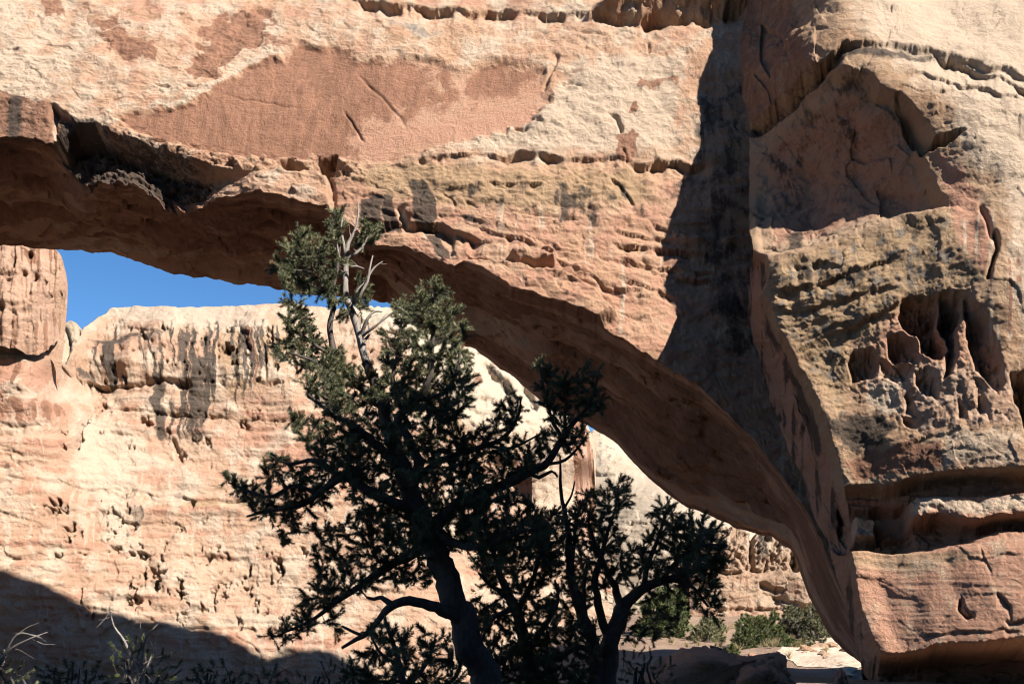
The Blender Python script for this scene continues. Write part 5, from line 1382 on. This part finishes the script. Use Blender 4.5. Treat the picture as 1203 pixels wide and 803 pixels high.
def build_shrubs():
    g = 'junipers beyond the arch'
    shrub('juniper_tree', 'largest round green juniper on the sunlit ground beyond the right foot of the arch', 46, [(860, 752), (866, 732), (880, 720), (892, 716), (906, 722), (918, 738), (930, 752), (944, 768), (946, 784), (920, 782), (896, 776), (870, 768)], 2.1, (905, 782), M_JUN, g, 1.1, 110, .03, .006, shoot=(.03, .07), keep=1)
    shrub('juniper_tree', 'dark green juniper half hidden by the arch foot, left of its darker neighbour', 52, [(914, 742), (918, 720), (928, 712), (940, 716), (946, 736), (938, 752), (922, 750)], 2.1, (930, 756), M_PINE, g, .9, 110, .03, .006, shoot=(.03, .07), keep=1)
    shrub('juniper_tree', 'darkest juniper tucked against the shaded foot of the arch', 50, [(940, 740), (946, 716), (956, 709), (968, 718), (974, 740), (966, 760), (946, 758)], 2.1, (956, 764), M_PINE, g, .9, 110, .03, .006, shoot=(.03, .07), keep=1)
    shrub('desert_shrub', 'low yellow green shrub between the round juniper and the pale path', 44, [(930, 772), (944, 758), (960, 752), (966, 764), (956, 776), (940, 784)], 2.1, (950, 786), M_SAGE, 'shrubs beyond the arch', .6, 110, .03, .006, shoot=(.03, .07))
    shrub('desert_shrub', 'dark low shrub growing beside the path at the base of the arch foot', 36, [(930, 800), (944, 792), (962, 790), (976, 796), (978, 810), (930, 812)], 2.1, (954, 812), M_JUN, 'shrubs beyond the arch', .5, 110, .03, .006, shoot=(.03, .07))
    shrub('juniper_tree', 'bright green bush seen through the branches of the right-hand pine', 52, [(744, 742), (756, 712), (772, 694), (792, 690), (806, 708), (812, 735), (800, 756), (768, 762)], 2.1, (778, 768), M_JUN, g, 1.0, 110, .03, .006, shoot=(.03, .07), keep=1)
    shrub('desert_shrub', 'grey green shrub to the right of the bush behind the right-hand pine', 50, [(806, 760), (812, 738), (828, 724), (846, 728), (852, 748), (838, 764), (818, 768)], 2.1, (828, 770), M_SAGE, 'shrubs beyond the arch', .8, 110, .03, .006, shoot=(.03, .07))
    shrub('desert_shrub', 'small green shrub at the foot of the right-hand pine', 38, [(848, 766), (858, 758), (868, 762), (866, 776), (852, 778)], 2.1, (858, 780), M_JUN, 'shrubs beyond the arch', .4, 110, .03, .006, shoot=(.03, .07))
    shrub('juniper_shrub', 'sunlit green shrub with pale dead twigs at the bottom left before the shaded cliff', 14, [(128, 806), (132, 770), (146, 744), (164, 738), (176, 756), (180, 778), (196, 768), (212, 776), (216, 806)], 7.5, (165, 812), M_JUN, 'shrubs in the shaded foreground', .5, 132, 0.033, 0.0045,
          dead=[[(160, 812, 2.4), (156, 780, 2), (146, 752, 1.4), (134, 735, 1), (128, 712, .6)], [(162, 812, 2.4), (166, 776, 2), (170, 752, 1.4), (180, 738, .9), (188, 730, .5)], [(158, 806, 2), (150, 790, 1.6), (140, 782, 1)], [(162, 800, 2), (172, 784, 1.5), (178, 770, 1)], [(170, 806, 2), (160, 776, 1.4), (150, 770, .8)]])
    shrub('juniper_shrub', 'dark shrub with thin bare twigs at the bottom left corner', 13, [(-40, 806), (-30, 772), (0, 762), (30, 778), (50, 800), (52, 812)], 8, (0, 815), M_PINE, 'shrubs in the shaded foreground', .5, 120, 0.033, 0.0045,
          dead=[[(-10, 790, 2), (10, 764, 1.5), (30, 752, 1), (56, 742, .6)], [(0, 780, 1.6), (20, 745, 1.1), (46, 748, .6)]])
    shrub('juniper_shrub', 'dark flat shrub in shade below the long left limb of the tall pine', 12.5, [(330, 812), (345, 790), (380, 776), (420, 772), (450, 790), (460, 812)], 8, (395, 818), M_PINE, 'shrubs in the shaded foreground', .5, 120, 0.033, 0.0045)
    shrub('juniper_shrub', 'dark low shrub in shade right of the many-stemmed pine', 13.5, [(720, 812), (728, 775), (745, 758), (770, 764), (790, 772), (800, 812)], 7.5, (755, 818), M_PINE, 'shrubs in the shaded foreground', .5, 132, 0.033, 0.0045)

def build_dark_brush():
    g = 'shrubs in the shaded foreground'
    for lab, Y, ol in (('wide dark bush left of the shrub with pale twigs, its top flat', 9, [(40, 815), (46, 786), (70, 772), (100, 776), (126, 790), (130, 815)]),
                       ('dark rounded bush right of the shrub with pale twigs', 9.4, [(214, 815), (222, 790), (246, 776), (272, 782), (290, 796), (292, 815)]),
                       ('small ragged dark bush midway between the pale twigs and the tall pine', 9.2, [(286, 815), (296, 792), (316, 780), (336, 792), (342, 815)])):
        shrub('juniper_shrub', lab, Y, ol, 8, (np.mean([p[0] for p in ol]), 818), M_PINE, g, .6, 80, .06, .008)

def boulder(name, label, outline, Y, thick, seed, mat, group=None):
    """a solid block of rock from its outline: rounded cushion front, closed at the back"""
    import bmesh
    ol = np.asarray(outline, float)
    c = ol.mean(0)
    n = 120
    th = np.linspace(0, 2 * np.pi, n, endpoint=False)
    e = np.vstack([ol, ol[:1]])
    L = np.r_[0, np.cumsum(np.hypot(*np.diff(e, axis=0).T))]
    s = np.linspace(0, L[-1], n, endpoint=False)
    rim = np.stack([np.interp(s, L, e[:, 0]), np.interp(s, L, e[:, 1])], -1)
    rows = []
    m = 36
    for k in range(m):
        ph = -np.pi / 2 + np.pi * (k + .5) / m
        rr = np.cos(ph) ** 0.45
        dY = np.sin(ph) * thick
        rows.append(at(c[0] + (rim[:, 0] - c[0]) * rr, c[1] + (rim[:, 1] - c[1]) * rr, Y + dY))
    P = np.array(rows)
    C3 = P.mean((0, 1))
    d = P - C3
    u = d / np.linalg.norm(d, axis=-1, keepdims=True)
    ang = np.arctan2(u[..., 2], u[..., 0]) * 2.2
    P = P + u * (0.10 * fbm(P * 1.2 + seed, 3) + 0.10 * facets(ang * 1.3 + seed, u[..., 1] * 2.4, seed) + 0.02 * billow(P * 6, 3))[..., None]
    P = np.concatenate([P, P[:, :1]], 1)
    a, b = stains(P.shape[:2])
    b[..., 1] = .5
    me = mesh_from(name, P, grid_faces(*P.shape[:2]), 4, True, {'stain_shade_a': a.reshape(-1, 3), 'stain_b': b.reshape(-1, 3)})
    bm = bmesh.new()
    bm.from_mesh(me)
    bmesh.ops.remove_doubles(bm, verts=bm.verts, dist=1e-5)
    bmesh.ops.holes_fill(bm, edges=[x for x in bm.edges if x.is_boundary], sides=0)
    bm.to_mesh(me)
    bm.free()
    o = link(name, me, mat)
    tag(o, label, 'boulder', group)
    return o

def build_boulders():
    m = rock_material('boulder_sandstone', (0.42, 0.25, 0.16), (0.34, 0.20, 0.13), k=2.0)
    g = 'boulders in the shaded foreground'
    boulder('boulder', 'broad flat dark boulder in shade at the foot of the right-hand pine', [(752, 830), (756, 800), (776, 776), (800, 762), (835, 764), (868, 772), (912, 766), (922, 776), (918, 800), (930, 830)], 15.5, 1.6, 3, m, g)
    boulder('boulder', 'smaller tilted boulder leaning on the broad dark one, its edge pale', [(850, 830), (858, 798), (880, 784), (908, 776), (924, 790), (936, 806), (940, 830)], 14.0, .8, 9, m, g)
    boulder('boulder', 'small upright stone standing under the foot of the arch', [(976, 830), (980, 792), (988, 782), (996, 796), (1000, 830)], 18.5, .35, 14, m, g)

def build_stones():
    m = rock_material('stone_sandstone', (0.5, 0.34, 0.235), (0.42, 0.26, 0.17), k=2.5)
    rs = np.random.default_rng(12)
    for k in range(80):
        y = rs.uniform(33, 60)
        x = np.interp(y, [30, 46, 60], [9.8, 14.5, 19.5]) + rs.normal(0, 2.6)
        s = rs.lognormal(-1.95, 0.6)
        z = float(ground_z(np.array([x]), np.array([y]))[0])
        u = np.linspace(0, 2 * np.pi, 15)
        v = np.linspace(-np.pi / 2, np.pi / 2, 9)
        U, Vv = np.meshgrid(u, v)
        d = np.stack([np.cos(U) * np.cos(Vv), np.sin(U) * np.cos(Vv), np.sin(Vv)], -1)
        rad = 1 + 0.45 * fbm(d * 1.1 + k * 7.7, 2) + 0.25 * facets(np.cos(U) * 1.6 + k, Vv * 1.4 + np.sin(U), 70 + k % 9)
        P = d * rad[..., None] * s * np.array([1.2, 1.0, 0.62])
        P[:, -1] = P[:, 0]
        a, b = stains(P.shape[:2])
        b[..., 1] = rs.uniform(0, .7)
        o = link('stone', mesh_from('stone', P, grid_faces(*P.shape[:2]), 4, False, {'stain_shade_a': a.reshape(-1, 3), 'stain_b': b.reshape(-1, 3)}), m)
        o.location = (x, y, z + 0.25 * s)
        o.rotation_euler = (0, 0, rs.uniform(0, 6.28))
        tag(o, 'small loose sandstone stone on the sunlit ground below the arch foot', 'stone', 'stones on the sand beyond the arch')

build_main_pine()
build_right_pine()
build_young_pine()
build_undergrowth()
build_shrubs()
build_dark_brush()
build_boulders()
build_stones()

def build_grass():
    rs = np.random.default_rng(4)
    tips, dirs = [], []
    for k in range(90):
        y = rs.uniform(32, 62)
        x = np.interp(y, [30, 46, 60], [9.8, 14.5, 19.5]) + rs.normal(-2.5, 4.5)
        z = float(ground_z(np.array([x]), np.array([y]))[0])
        tips.append((x, y, z + 0.12))
        dirs.append((rs.normal(0, .1), rs.normal(0, .1), 1))
    dirs = np.array(dirs)
    dirs /= np.linalg.norm(dirs, axis=1, keepdims=True)
    V, F, tint = needles(np.array(tips), dirs, 46, 0.34, 0.02, 0.5, np.full(len(tips), 0.12))
    m = leaf_material('dry_grass_blades', (0.22, 0.17, 0.09), (0.36, 0.29, 0.16), (0.2, 0.19, 0.09))
    link('dry_grass', mesh_from('dry_grass', V, F, 3, False, {'tint': np.stack([tint] * 3, -1)}), m)['kind'] = 'stuff'
    tag(bpy.data.objects['dry_grass'], 'dry straw coloured grass scattered over the ground beyond the arch', 'grass')

build_grass()
